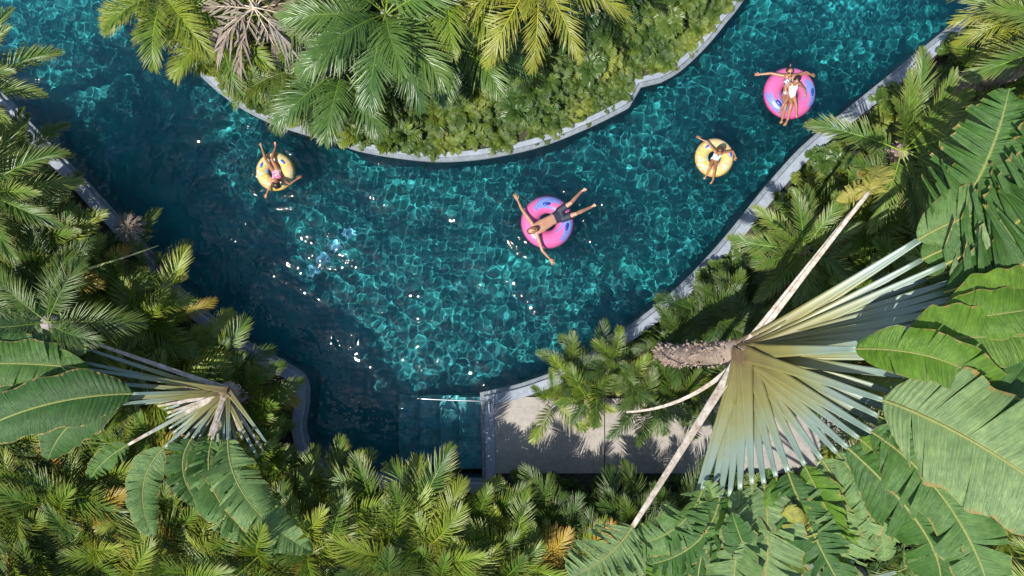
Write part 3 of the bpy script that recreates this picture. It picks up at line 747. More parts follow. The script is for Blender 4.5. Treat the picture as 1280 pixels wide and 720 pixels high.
palm(1005, 312, 2.2, 'smaller green date palm on the right bank left of the bent fan stalk', 'date', 15, (0, 58), .72, base=(975, 315), tr=.15, mat='barkbrown', az0=.7, boots=80, group=RG)
palm(1030, 400, 1.6, 'dark date palm in the shade under the fan', 'date', 12, (-5, 45), .70, base=(1010, 395), tr=.14, mat='barkbrown', az0=.3, group=RG)
palm(1345, 44, 4.6, 'palm on the right edge with a thick shaggy brown trunk', 'date', 14, (-10, 50), .95, base=(1186, 118), tr=.30, mat='barkbrown', az0=.2, boots=420, group=RG)
palm(1308, 5, 3.0, 'yellow green palm cut by the top right corner', 'golden', 10, (0, 50), .85, base=(1255, 20), azs=[R(a) for a in (185, 205, 165, 150, 225, 100, 60, 0, -60, 190)], els=[15, 10, 20, 35, 15, 30, 40, 40, 30, 50], group=RG)
palm(60, 402, 3.6, 'palm with a plain grey ringed trunk leaning left among the paddle leaves', 'areca_deep', 8, (-5, 45), 1.0, base=(172, 421), tr=.19, mat='bark', az0=1.6)
palm(1352, 748, 3.4, 'palm with a grey ringed trunk in the bottom right corner', 'areca', 12, (-5, 50), 1.1, base=(1228, 680), tr=.15, mat='bark', az0=.4)

# ------------------------------------------------------------------ traveller's palms
rp = random.Random(21)
def hubw(px, py, z): return P(px, py, z)
def ZR(z): return 5.0 + (z - 6.2) * .70
HB = P(930, 440, ZR(6.2))
tb = P(812, 437, GZ)
TP = empty('traveller_palm', (tb.x, tb.y, GZ))
tag(TP, 'big traveller palm with a wide fan of blue grey stalks on a brown trunk', 'palm', 'traveller palms')
tt = HB - tb
tm = trunk_mesh('trunk', tt.z - .15, .21, .23, (tt.x, tt.y), 'barkbrown', 14, .10, 560)
link('trunk', tm, TP)
A_ = Vector((0.6, 0.8, 0)); U_ = (Vector((HB.x, HB.y * .8, 0)).normalized() * .36 + Vector((0, 0, .93))).normalized()
NRM = A_.cross(U_).normalized()
if NRM.z < 0: NRM = -NRM
sd = 100
def RL(pe, tip, W, mat='paddle', tear=.6, **kw):
    global sd; sd += 1
    return paddle_leaf(TP, HB + Vector((rp.uniform(-.06, .06), rp.uniform(-.06, .06), rp.uniform(-.1, .1))), P(pe[0], pe[1], ZR(pe[2])), P(tip[0], tip[1], ZR(tip[2])) if tip else None, W * 1.2, mat, tear, sd, **kw)
# upper arm with the yellow folded leaf
RL((1084, 243, 7.6), (1098, 205, 7.3), .26, 'paddle_yellow', .5, dry=True, bow=-.02, r0=.07, r1=.035, vee=30, droop=60)
RL((1086, 240, 7.7), (1045, 250, 7.0), .22, 'paddle_yellow', .8, dry=True, bow=-.02, r0=.05, r1=.03, vee=20, droop=80, cs=.25)
# dry hanging stalks to the left
RL((783, 515, 5.2), None, .2, dry=True, blade=False, via=P(868, 512, ZR(5.9)), r0=.05, r1=.018)
# lower arm with the broken leaf
RL((791, 658, 7.3), (712, 722, 7.6), .50, 'paddle', .9, dry=True, bow=.0, r0=.085, r1=.04, vee=10, droop=25)
# the fan to the right: stalk ends and the blades beyond them
fan = [
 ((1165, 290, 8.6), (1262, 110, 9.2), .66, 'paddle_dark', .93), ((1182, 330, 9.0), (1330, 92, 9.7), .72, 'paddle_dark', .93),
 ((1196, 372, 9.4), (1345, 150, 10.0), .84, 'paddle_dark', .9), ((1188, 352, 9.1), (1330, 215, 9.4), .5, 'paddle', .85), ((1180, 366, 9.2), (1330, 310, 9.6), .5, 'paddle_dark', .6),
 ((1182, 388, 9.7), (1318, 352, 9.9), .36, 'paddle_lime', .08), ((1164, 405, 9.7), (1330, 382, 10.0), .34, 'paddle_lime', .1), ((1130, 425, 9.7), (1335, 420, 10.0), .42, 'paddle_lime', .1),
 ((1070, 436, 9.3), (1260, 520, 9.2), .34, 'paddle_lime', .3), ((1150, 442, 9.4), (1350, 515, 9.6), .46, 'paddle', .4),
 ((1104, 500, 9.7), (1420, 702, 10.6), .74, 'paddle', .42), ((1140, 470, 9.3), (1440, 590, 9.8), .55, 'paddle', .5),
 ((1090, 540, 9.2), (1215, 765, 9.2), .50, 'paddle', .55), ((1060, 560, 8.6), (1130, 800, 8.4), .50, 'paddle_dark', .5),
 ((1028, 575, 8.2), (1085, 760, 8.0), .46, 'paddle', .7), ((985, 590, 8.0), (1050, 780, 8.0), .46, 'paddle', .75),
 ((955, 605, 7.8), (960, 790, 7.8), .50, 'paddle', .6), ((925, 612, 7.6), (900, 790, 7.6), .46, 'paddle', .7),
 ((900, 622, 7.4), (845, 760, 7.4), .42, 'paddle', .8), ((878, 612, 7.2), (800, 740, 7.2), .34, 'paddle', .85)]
for pe, tip, W, mt, te in fan:
    if pe[1] > 530: tip = (tip[0] + rp.uniform(-45, 45), tip[1] + rp.uniform(-60, 20), tip[2] + rp.uniform(-.5, .3)); te = min(.9, te + .15)
    far = (tip[0] - 640)
    RL(pe, tip, W, mt, te, bow=rp.uniform(-.03, .03), r0=rp.uniform(.125, .145), r1=rp.uniform(.034, .044), vee=rp.uniform(6, 22), droop=rp.uniform(18, 45), ragged=.12 if te > .6 else 0, roll=rp.uniform(-.5, .5) if pe[1] > 530 else 0, cs=rp.uniform(.35, .75))
for i, (x, y, z) in enumerate([(866, 636, 7.1), (889, 630, 7.3), (912, 622, 7.5), (940, 606, 7.7), (970, 596, 7.9), (1006, 582, 8.1), (1046, 566, 8.4), (1074, 548, 8.8), (1098, 520, 9.1)]):
    RL((x, y, z), (x - 45 + 16 * i + rp.uniform(-25, 25), y + 130 + rp.uniform(-30, 20), z - .2), .34, rp.choice(['paddle', 'paddle_lime', 'paddle_dark']), .75, bow=rp.uniform(-.03, .03), r0=.13, r1=.036, vee=20, droop=50, roll=rp.uniform(-.7, .7))
# inner stalks of the fan whose blades are the same crown, further back
for i in range(12):
    f = i / 11; x = 1165 - 60 * abs(f - .3); y = 300 + 270 * f
    RL((x, y, 8.6 - 1.0 * f), (x + 230 - 170 * f, y - 10 + 190 * f, 8.4 - 1.0 * f), .46, rp.choice(['paddle', 'paddle_dark']), .6, bow=rp.uniform(-.03, .03), r0=.13, r1=.038, vee=10, droop=35)
# a second clump of broad leaves in front of it, bottom right
cb = P(1075, 715, GZ); CB = empty('traveller_palm', (cb.x, cb.y, GZ)); tag(CB, 'low clump of pale torn paddle leaves at the bottom edge right of the path', 'palm', 'traveller palms')
hb = P(1030, 735, 3.4)
V, F = tube_mesh([(0, 0, 0), (hb.x - cb.x, hb.y - cb.y, 3.35)], [.2, .17], 12); tk = mesh_np('trunk', np.array([tuple(v) for v in V]), F); link('trunk', tk, CB, M['bark'])
for i, (pe, tip, W, mt) in enumerate([((880, 690, 5.0), (830, 630, 5.2), .40, 'paddle'), ((930, 680, 5.4), (885, 600, 5.8), .44, 'paddle'), ((985, 675, 5.6), (960, 585, 6.0), .44, 'paddle'), ((1030, 680, 5.6), (1030, 585, 6.0), .40, 'paddle_yellow'),
        ((1075, 690, 5.4), (1110, 590, 5.8), .42, 'paddle'), ((860, 720, 4.8), (775, 680, 4.6), .38, 'paddle'), ((955, 710, 5.9), (915, 640, 6.5), .40, 'paddle'), ((1010, 700, 6.0), (990, 630, 6.6), .34, 'paddle_yellow'),
        ((1120, 715, 5.0), (1200, 650, 5.2), .40, 'paddle'), ((900, 735, 5.2), (825, 700, 5.3), .36, 'paddle')]):
    paddle_leaf(CB, hb, P(*pe), P(*tip), W, mt, .72, 300 + i, bow=.05, r0=.06, r1=.03, vee=rp.uniform(10, 40), droop=rp.uniform(30, 80), ragged=.1, roll=rp.uniform(-.9, .9))
# left traveller's palm
HL = P(282, 490, 2.7); lb = P(325, 498, GZ)
TL = empty('traveller_palm', (lb.x, lb.y, GZ)); tag(TL, 'left traveller palm with pale dry stalks spreading from a rough brown hub', 'palm', 'traveller palms')
tl_ = HL - lb
link('trunk', trunk_mesh('trunk', tl_.z - .1, .22, .22, (tl_.x, tl_.y), 'barkbrown', 12, .1, 260), TL)
def LL(pe, tip, W, mat='paddle', tear=.6, **kw):
    global sd; sd += 1
    return paddle_leaf(TL, HL + Vector((rp.uniform(-.06, .06), rp.uniform(-.06, .06), rp.uniform(-.08, .08))), P(pe[0], pe[1], 2.7 + (pe[2] - 3.4) * .42), P(tip[0], tip[1], 2.7 + (tip[2] - 3.4) * .42) if tip else None, W * 1.22, mat, tear, sd, **kw)
for pe, tip, W, mt, te in [
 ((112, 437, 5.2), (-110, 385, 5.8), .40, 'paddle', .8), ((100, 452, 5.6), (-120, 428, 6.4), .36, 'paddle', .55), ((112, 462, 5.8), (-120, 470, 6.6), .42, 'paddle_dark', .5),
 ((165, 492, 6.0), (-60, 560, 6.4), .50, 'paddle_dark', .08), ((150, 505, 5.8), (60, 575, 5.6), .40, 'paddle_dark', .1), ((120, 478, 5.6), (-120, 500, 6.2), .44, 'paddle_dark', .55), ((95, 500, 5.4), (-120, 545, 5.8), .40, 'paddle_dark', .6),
 ((98, 422, 5.0), (-70, 345, 5.3), .44, 'paddle', .85),
 ((205, 560, 4.6), (192, 672, 4.4), .30, 'paddle', .4), ((240, 548, 4.4), (250, 632, 4.0), .30, 'paddle_dark', .85), ((262, 545, 4.5), (300, 640, 4.2), .30, 'paddle_dark', .9),
 ((285, 550, 4.8), (392, 690, 4.4), .44, 'paddle', .95), ((265, 550, 4.6), (350, 690, 4.2), .40, 'paddle', .95), ((160, 556, 4.4), (112, 600, 4.0), .22, 'paddle_dark', .7)]:
    LL(pe, tip, W, mt, te, bow=rp.uniform(-.02, .05), r0=.06, r1=.028, vee=rp.uniform(6, 18), droop=rp.uniform(20, 45), dry=rp.random() < .3)
for i in range(26):
    f = i / 25; a = R(170 + 130 * f); ln = rp.uniform(75, 125)
    LL((282 + math.cos(a) * ln, 490 - math.sin(a) * ln * .72, 3.9 + rp.uniform(-.5, .5)), None, .1, blade=False, r0=.06, r1=.02, dry=rp.random() < .35, bow=rp.uniform(-.05, .05))

# a bare fallen stalk and a dry flower head on the left bank
q = P(95, 340, 2.6); so2 = empty('bare_stalk', q); tag(so2, 'long bare pale green stalk lying across the areca palms on the left bank', 'stalk')
V, F = tube_mesh([P(70, 345, 2.4) - q, P(110, 336, 2.7) - q, P(155, 322, 2.75) - q, P(198, 307, 2.6) - q], [.035, .03, .022, .012], 8); link('rib', mesh_np('rib', np.array([tuple(v) for v in V]), F), so2, M['cane'])
q = P(158, 284, 1.5); fh = empty('dry_flower_head', (q.x, q.y, GZ)); tag(fh, 'brown dry flower head by the kerb on the left bank', 'flower head')
for j in range(26): add_frond(fh, LIB['dead'][j % 4], Vector((0, 0, 1.3)), j * GA, R(-20 + 3.5 * j), 0, .17, 'spray')
V, F = tube_mesh([(0, 0, 0), (0, 0, 1.35)], [.03, .02], 8); link('stem', mesh_np('stem', np.array([tuple(v) for v in V]), F), fh, M['cane'])

# ------------------------------------------------------------------ low planting
def scatter_mesh(name, spots, kind):
    """many small fronds or leaves as one mass"""
    VV = []; FF = []; TT = []; RR = []; o = 0
    proto = []
    for sdx in range(4):
        if kind == 'fern': me = frond_mesh('f', L=.44, n=17, leaf=.14, wid=.030, arch=1.4, vee=12, droop=.5, pet=.1, seed=900 + sdx, rr=.005)
        else: me = frond_mesh('f', L=.30, n=6, leaf=.17, wid=.085, arch=.9, vee=8, droop=.5, pet=.25, seed=950 + sdx, rr=.006)
        n = len(me.vertices); v = np.zeros(n * 3, np.float32); me.vertices.foreach_get('co', v)
        f = np.zeros(len(me.polygons) * 4, np.int32); me.loops.foreach_get('vertex_index', f)
        t = np.zeros(n, np.float32); me.attributes['t'].data.foreach_get('value', t)
        r = np.zeros(n, np.float32); me.attributes['rachis'].data.foreach_get('value', r)
        proto.append((v.reshape(-1, 3), f.reshape(-1, 4), t, r)); bpy.data.meshes.remove(me)
    rg = np.random.default_rng(3)
    for (x, y, z, n, sc) in spots:
        a0 = rg.uniform(0, 6.28)
        for k in range(n):
            v, f, t, r = proto[rg.integers(4)]
            m3 = np.array(Matrix.Rotation(a0 + k * GA + rg.normal(0, .2), 3, 'Z') @ Matrix.Rotation(-R(rg.uniform(15, 70)), 3, 'Y') @ Matrix.Rotation(rg.normal(0, .25), 3, 'X'))
            VV.append(v @ m3.T * sc * rg.uniform(.75, 1.2) + np.array([x, y, z])); FF.append(f + o); TT.append(t); RR.append(r); o += len(v)
    return mesh_np(name, np.concatenate(VV), np.concatenate(FF), True, {'t': np.concatenate(TT), 'rachis': np.concatenate(RR)})
m, nt, p = new_mat('ground_cover_leaf')
v = texco(nt); n1 = noise(nt, .9, 5, .65, v); n2 = noise(nt, 4.5, 4, .6, v)
c = ramp(nt, n1.outputs[0], [(.34, (.022, .062, .012)), (.5, (.075, .135, .02)), (.64, (.185, .23, .03))]).outputs[0]
c = mix(nt, 1.0, c, ramp(nt, n2.outputs[0], [(.3, (.55, .6, .5)), (.7, (1.35, 1.25, 1.1))]).outputs[0], 'MULTIPLY')
nt.links.new(c, p.inputs['Base Color']); p.inputs['Roughness'].default_value = .5
tr = nt.nodes.new('ShaderNodeBsdfTranslucent'); nt.links.new(mix(nt, .4, c, (.2, .26, .02)), tr.inputs[0]); mxs = nt.nodes.new('ShaderNodeMixShader'); mxs.inputs[0].default_value = .28
nt.links.new(p.outputs[0], mxs.inputs[1]); nt.links.new(tr.outputs[0], mxs.inputs[2]); nt.links.new(mxs.outputs[0], nt.nodes['Material Output'].inputs[0]); M['cover'] = m
rg = np.random.default_rng(8)
il = offset_loop(island, -si * .30)
il2 = offset_loop(island, -si * .95)
pts = []
while len(pts) < 1900:
    x, y = rg.uniform(440, 935), rg.uniform(-60, 215); q = P(x, y)
    if pip(q.x, q.y, il):
        cl = .5 + .5 * math.sin(q.x * 2.3 + 1.7 * math.sin(q.y * 1.9)) * math.sin(q.y * 2.7 + 1.1 * math.sin(q.x * 1.3))
        if rg.random() > .22 + .78 * cl: continue
        inn = bool(pip(q.x, q.y, il2))
        pts.append((q.x, q.y, GZ + (.02 + .85 * cl * rg.random() if inn else .0), 7, rg.uniform(.7, 1.25) * (1 if inn else .62)))
tag(link('fern_ground_cover', scatter_mesh('fern_ground_cover', pts, 'fern'), None, M['cover']), 'dense yellow green ferns covering the right half of the island', kind='stuff')
pts = []; ol = offset_loop(outer, so * .58)
PATHREC = (604, 488, 1130, 592)
while len(pts) < 3600:
    x, y = rg.uniform(-60, 1340), rg.uniform(-40, 760); q = P(x, y)
    isl = pip(q.x, q.y, il)
    if (not pip(q.x, q.y, ol) or (isl and x < 520)) and not (PATHREC[0] - 8 < x < PATHREC[2] and PATHREC[1] - 8 < y < PATHREC[3] + 8):
        pts.append((q.x, q.y, GZ + rg.uniform(0, .18), 6, rg.uniform(.7, 1.3)))
tag(link('leafy_undergrowth', scatter_mesh('leafy_undergrowth', pts, 'leaf'), None, M['cover']), 'low leafy undergrowth on the soil under the palms', kind='stuff')

# single broad leaved shrubs
M['shrub'] = leaf_mat('shrub_leaf', [(.022, .06, .014), (.04, .095, .02), (.07, .13, .025), (.11, .17, .03)], (.12, .22, .02), .38, (.12, .16, .03), .3)
shm = []
for v_ in range(3):
    rg2 = random.Random(40 + v_)
    me = scatter_mesh('foliage', [(rg2.gauss(0, .26), rg2.gauss(0, .26), rg2.uniform(.1, .75), 7, rg2.uniform(1.0, 1.7)) for _ in range(15)], 'leaf'); me.materials.append(M['shrub']); shm.append(me)
shrubs = [(600, 92, 1.1, 'dark leafy shrub on the island right of the large palm'), (642, 62, 1.2, 'dark shrub under the golden palm fronds on the island'), (655, 118, .9, 'low dark shrub amid the island ferns below the golden palm'),
 (715, 40, 1.1, 'glossy shrub on the island right of the golden palm'), (772, 28, 1.0, 'green shrub near the top edge in the middle of the fern bed'), (825, 28, .7, 'small shrub in the island ferns near the upper right kerb'),
 (735, 90, .7, 'small dark shrub in the fern bed above the jog in the island kerb'), (560, 140, .6, 'small shrub by the island kerb under the large palm'),
 (888, 352, .6, 'leafy shrub against the right kerb above the leaning trunk'), (922, 326, .5, 'leafy shrub by the right kerb, left of the smaller date palm'), (850, 398, .55, 'leafy shrub by the right kerb just above the leaning brown trunk'),
 (1196, 66, .7, 'yellow green shrub between the right kerb and the thin white edging near the top'), (1112, 128, .6, 'dark low shrub between the right kerb and the date palm'), (1030, 208, .55, 'leafy shrub by the right kerb below the date palm frond'), (985, 258, .5, 'leafy shrub by the right kerb above the smaller date palm')]
for i, (x, y, sc_, lab) in enumerate(shrubs):
    q = P(x, y, GZ); t = empty('shrub', (q.x, q.y, GZ), i * 1.3); tag(t, lab, 'shrub', 'leafy shrubs')
    o = bpy.data.objects.new('foliage', shm[i % 3]); COL.objects.link(o); o.parent = t; o.scale = (sc_, sc_, sc_)
    V, F = tube_mesh([(0, 0, 0), (.02, .01, .5 * sc_)], [.03, .012], 6); link('stem', mesh_np('stem', np.array([tuple(v) for v in V]), F), t, M['bark'])

# ================================================================== path, steps, rail, thin kerb
M['stepmat'] = simple('step_tile', (.16, .34, .34), .5, nscale=6, namt=.5)
def slab(name, px_poly, z0, z1, mat, parent=None):
    pts = [P(x, y, 0) for x, y in px_poly]; n = len(pts)
    if sum(pts[i].x * pts[(i + 1) % n].y - pts[(i + 1) % n].x * pts[i].y for i in range(n)) < 0: pts = pts[::-1]
    V = [(p.x, p.y, z0) for p in pts] + [(p.x, p.y, z1) for p in pts]
    F = [tuple(range(n))[::-1], tuple(range(n, 2 * n))] + [(i, (i + 1) % n, n + (i + 1) % n, n + i) for i in range(n)]
    me = mesh_np(name, np.array(V), F, False); bevel_me(me, .008, 2)
    return link(name, me, parent, mat)
for i, (xa, xb) in enumerate([(611.5, 754.4), (755.6, 888.4), (889.6, 1029.4), (1030.6, 1180)]):
    tag(slab('path', [(xa, 494 if i == 0 else 497), (xb, 497), (xb, 590), (xa, 590)], -.05, GZ + .045, M['path']), 'pale concrete path slab running right from the steps', kind='structure')
st = empty('pool_steps', P(560, 545, 0)); tag(st, 'wide shallow concrete steps under water below the handrail', 'steps')
for i, (x0, z1) in enumerate([(573, -.22), (548, -.50), (520, -.78), (492, -1.02)]):
    y0, y1 = 497 + (600 - x0) * .02, 588
    V, F = box_vf((0, 0, 0), (1, 1, 1)); a = P(x0, y1); b = P(603 - i * 0.1 if i == 0 else [573, 548, 520, 492][i - 1] - .05, y0)
    V = [((a.x + b.x) / 2 - st.location.x + v.x * (b.x - a.x), (a.y + b.y) / 2 - st.location.y + v.y * (b.y - a.y), (BED + .004 + z1) / 2 + v.z * (z1 - BED - .004)) for v in V]
    me = mesh_np('step', np.array(V), F, False); bevel_me(me, .02, 2); so_ = link('step', me, st, M['stepmat']); so_.cycles.is_caustics_receiver = True
M['steel'] = simple('brushed_steel', (.36, .38, .40), .35, 1.0)
rl = empty('handrail', P(600, 501, EDGE)); tag(rl, 'thin steel handrail reaching over the steps into the water', 'handrail')
def RLp(x, y, z): return P(x, y, z) - rl.location
V, F = tube_mesh(catmull([RLp(612, 502, EDGE + .02), RLp(611, 502, .75), RLp(604, 501.5, .9), RLp(560, 500, .88), RLp(528, 498.5, .84), RLp(521, 498, .7), RLp(521, 498, -.8)], 6), .017, 10)
link('rail', mesh_np('rail', np.array([tuple(v) for v in V]), F), rl, M['steel'])
V, F = tube_mesh([RLp(561, 500, .87), RLp(561, 500, -.5)], .018, 8); link('post', mesh_np('post', np.array([tuple(v) for v in V]), F), rl, M['steel'])
V, F = tube_mesh([RLp(612, 502, EDGE + .004), RLp(612, 502, EDGE + .03)], .06, 14); link('base_plate', mesh_np('base_plate', np.array([tuple(v) for v in V]), F), rl, M['steel'])
# thin garden kerb parallel to the right bank and the paved corner
tk = empty('garden_kerb', P(1150, 135, GZ)); tag(tk, 'narrow white concrete edging strip running through the right hand planting', 'kerb')
kp = [P(x, y, 0) for x, y in [(1300, 2), (1255, 50), (1180, 97), (1100, 183), (1045, 236), (985, 300), (930, 360), (890, 425)]]
cp = catmull(kp, 6); V = []; F = []
for i, q in enumerate(cp):
    t = (cp[min(i + 1, len(cp) - 1)] - cp[max(i - 1, 0)]).normalized(); nn = Vector((-t.y, t.x, 0))
    for s_, z in ((-.085, -.1), (-.085, .30), (.085, .30), (.085, -.1)): V.append(tuple(q + nn * s_ + Vector((0, 0, z)) - Vector((tk.location.x, tk.location.y, 0)) - Vector((0, 0, GZ))))
    if i: F += [((i - 1) * 4 + k, (i - 1) * 4 + k + 1, i * 4 + k + 1, i * 4 + k) for k in range(3)]
link('edging', bevel_me(mesh_np('edging', np.array(V), F, False), .012, 2), tk, M['paleconc'])
tag(slab('pavement', [(1238, 20), (1262, 52), (1330, 30), (1330, -40), (1245, -40)], -.05, GZ + .22, M['paleconc']), 'pale paved corner at the top right', kind='structure')
# four pale grates set in the bed, seen bright through the water
m, nt, p = new_mat('drain_tile'); v = texco(nt); p.inputs['Roughness'].default_value = .5
br = nt.nodes.new('ShaderNodeTexBrick'); br.inputs['Scale'].default_value = 9; br.inputs['Color1'].default_value = (.45, .66, .78, 1); br.inputs['Color2'].default_value = (.34, .58, .74, 1); br.inputs['Mortar'].default_value = (.12, .25, .35, 1); br.inputs['Mortar Size'].default_value = .03; br.offset = 0
nt.links.new(v, br.inputs[0]); nt.links.new(br.outputs[0], p.inputs['Base Color']); M['drain'] = m
GL = ['pale square drain cover on the river bed, lowest left of four in a row', 'pale square drain cover on the river bed, second from the lower left of four', 'pale square drain cover on the river bed, third from the lower left of four', 'pale square drain cover on the river bed, upper right end of four']
for (x, y, a), lab in zip([(392, 338, 12), (405, 322, 20), (421, 307, 32), (436, 292, 35)], GL):
    q = P(x, y, 0); k = 1 - BED * .75 / H    # the water lifts the bed towards the eye
    V, F = box_vf((0, 0, .02), (.31, .31, .04), 0); me = mesh_np('drain_cover', np.array([tuple(v) for v in V]), F, False); bevel_me(me, .006, 1)
    o = link('drain_cover', me, None, M['drain']); o.location = (q.x * k, q.y * k, BED + .004); o.rotation_euler = (0, 0, R(a)); o.cycles.is_caustics_receiver = True; tag(o, lab, 'drain cover', 'drain covers in the river bed')

# ================================================================== swim rings
def ring_mat(name, kind):
    m, nt, p = new_mat(name); v = texco(nt)
    if kind == 'pink':
        a = attr(nt, 'swoosh')
        c = ramp(nt, a.outputs['Fac'], [(.0, (.50, .105, .27)), (.42, (.50, .12, .285)), (.52, (.28, .14, .42)), (.62, (.10, .14, .44)), (1, (.15, .22, .50))]).outputs[0]
        b = attr(nt, 'rim'); c = mix(nt, b.outputs['Fac'], c, (.46, .02, .16))
    else:
        vo = nt.nodes.new('ShaderNodeTexVoronoi'); vo.inputs['Scale'].default_value = 13; nt.links.new(v, vo.inputs['Vector'])
        sep = nt.nodes.new('ShaderNodeSeparateColor'); nt.links.new(vo.outputs['Color'], sep.inputs[0])
        cc = ramp(nt, sep.outputs[0], [(0, (.85, .28, .16)), (.2, (.25, .48, .12)), (.4, (.90, .62, .10)), (.55, (.20, .55, .75)), (.7, (.86, .38, .34)), (.85, (.35, .55, .16))], 'CONSTANT').outputs[0]
        nn = noise(nt, 26, 2, .5, v)
        d = math_n(nt, 'ADD', vo.outputs['Distance'], math_n(nt, 'MULTIPLY', nn.outputs[0], .5))
        f = ramp(nt, d, [(.68, (.9, .9, .9)), (.80, (0, 0, 0))]).outputs[0]
        c = mix(nt, f, (.54, .36, .12), cc)
        n1 = noise(nt, 3, 2, .5, v); c = mix(nt, ramp(nt, n1.outputs[0], [(.45, (0, 0, 0)), (.6, (.6, .6, .6))]).outputs[0], c, (.54, .45, .24))
        b = attr(nt, 'rim'); c = mix(nt, b.outputs['Fac'], c, (.56, .27, .04))
    nt.links.new(c, p.inputs['Base Color']); p.inputs['Roughness'].default_value = .22; p.inputs['Specular IOR Level'].default_value = .55
    p.inputs['Coat Weight'].default_value = .4; p.inputs['Coat Roughness'].default_value = .1
    return m
M['ring_pink'] = ring_mat('pink_vinyl', 'pink'); M['ring_yellow'] = ring_mat('floral_yellow_vinyl', 'yellow')
M['blue_handle'] = simple('blue_vinyl', (.025, .10, .55), .3); M['navy_handle'] = simple('deep_blue_vinyl', (.012, .045, .26), .3)
def swim_ring(px, py, Ro, kind, handles, label, rz=0):
    c = P(px, py, .06); mi = Ro * .335; ma = Ro - mi; vz = mi * .88
    root = empty('swim_ring', (c.x, c.y, .05)); tag(root, label, 'swim ring', 'inflatable swim rings on the river')
    nT, nP = 288, 56; V = []; SW = []; RM = []
    for i in range(nT):
        th = 2 * math.pi * i / nT
        for j in range(nP):
            ph = 2 * math.pi * j / nP
            cr = math.cos(ph); eq = max(0, 1 - abs(ph if ph < math.pi else ph - 2 * math.pi) / .16); eqi = max(0, 1 - abs(ph - math.pi) / .2)
            # welded seam: a scalloped lip at the outer and inner equator, fine puckers beside it
            pk = .010 * eq * (1 + .5 * abs(math.sin(44 * th))) - .010 * eqi
            pk += .0035 * math.sin(88 * th) * max(0, 1 - abs(abs(ph if ph < math.pi else 2 * math.pi - ph) - .25) / .4)
            r = ma + (mi + pk) * cr * (1.0 if cr > 0 else 1.02)
            V.append((math.cos(th) * r, math.sin(th) * r, vz * math.sin(ph)))
            RM.append(min(1, max(0, 1 - abs(ph if ph < math.pi else 2 * math.pi - ph) / .30)) ** .5 if kind == 'yellow' else max(0, 1 - abs(ph if ph < math.pi else 2 * math.pi - ph) / .25))
            s = 0
            if kind == 'pink' and math.sin(ph) > -.1:
                for ha, hr in handles:
                    d = (th - R(ha) + math.pi) % (2 * math.pi) - math.pi
                    u = ph / math.pi          # 0 outer edge .. 1 inner edge
                    w = max(0, 1 - abs(d) / .95)
                    for (u0, tilt, wd) in ((.30, .22, .085), (.44, .16, .05), (.60, -.10, .035), (.22, -.12, .03)):
                        x = abs(u - (u0 + tilt * d)) / (wd * (.25 + w)) if w > 0 else 9
                        s = max(s, min(1, 1.35 - x * .75) * min(1, w * 3))
            SW.append(max(0, s))
    F = [(i * nP + j, ((i + 1) % nT) * nP + j, ((i + 1) % nT) * nP + (j + 1) % nP, i * nP + (j + 1) % nP) for i in range(nT) for j in range(nP)]
    link('ring_body', mesh_np('ring_body', np.array(V), np.array(F), True, {'swoosh': SW, 'rim': RM}), root, M['ring_' + kind])
    for ha, hr in handles:
        # a strap handle: a padded oval patch with a raised grip
        a = R(ha); rr_ = ma + mi * hr; zt = vz * math.sqrt(max(0, 1 - hr * hr)); k = Ro / .65
        V = []; F = []; n = 20
        for lev, (sc_, z) in enumerate(((1.0, -.012), (1.0, .010), (.9, .020), (.55, .030))):
            for q in range(n):
                t = 2 * math.pi * q / n; x = math.copysign(abs(math.cos(t)) ** .55, math.cos(t)) * .038 * sc_ * k; y = math.copysign(abs(math.sin(t)) ** .75, math.sin(t)) * .098 * sc_ * k
                V.append((x, y, z - x * hr * .9 - y * y * .9))
            if lev: F += [((lev - 1) * n + q, (lev - 1) * n + (q + 1) % n, lev * n + (q + 1) % n, lev * n + q) for q in range(n)]
        F.append(tuple(range(3 * n, 4 * n)))
        h = link('handle', mesh_np('handle', np.array(V), F), root, M['blue_handle'] if kind == 'yellow' else M['navy_handle'])
        h.location = (math.cos(a) * rr_, math.sin(a) * rr_, zt); h.rotation_euler = (0, 0, a)
    return root
swim_ring(344.4, 214.2, .475, 'yellow', [(156, .1), (44, -.05)], 'yellow flowered swim ring under the girl with her legs raised')
swim_ring(684.5, 277.5, .65, 'pink', [(94, .0), (-16, .25)], 'pink swim ring with blue swooshes carrying the man in dark shorts')
swim_ring(893.1, 196.9, .475, 'yellow', [(128, .1), (10, .35)], 'yellow flowered swim ring under the lone child in white')
swim_ring(987, 116.5, .635, 'pink', [(221, .1), (-2, .35)], 'pink swim ring shared by the woman and the small child')

# ================================================================== people
def cap(V, F, a, b, ra, rb, flat=False, n=14):
    a, b = Vector(a), Vector(b); t = (b - a); L = t.length
    if L < 1e-6: t = Vector((0, 0, 1))
    t.normalize(); u = t.orthogonal().normalized(); w = t.cross(u); o = len(V); rings = []
    if not flat:
        for k in range(1, 5): an = math.pi / 2 * (1 - k / 4); rings.append((a - t * (ra * math.sin(an)), max(1e-4, ra * math.cos(an))))
    else: rings.append((a, ra))
    rings.append((b, rb))
    if not flat:
        for k in range(1, 5): an = math.pi / 2 * k / 4; rings.append((b + t * (rb * math.sin(an)), max(1e-4, rb * math.cos(an))))
    for c, r in rings:
        for k in range(n): an = 2 * math.pi * k / n; V.append(c + u * (math.cos(an) * r) + w * (math.sin(an) * r))
    m_ = len(rings)
    for i in range(m_ - 1):
        for k in range(n): F.append((o + i * n + k, o + i * n + (k + 1) % n, o + (i + 1) * n + (k + 1) % n, o + (i + 1) * n + k))
    F.append(tuple(o + k for k in range(n))[::-1]); F.append(tuple(o + (m_ - 1) * n + k for k in range(n)))
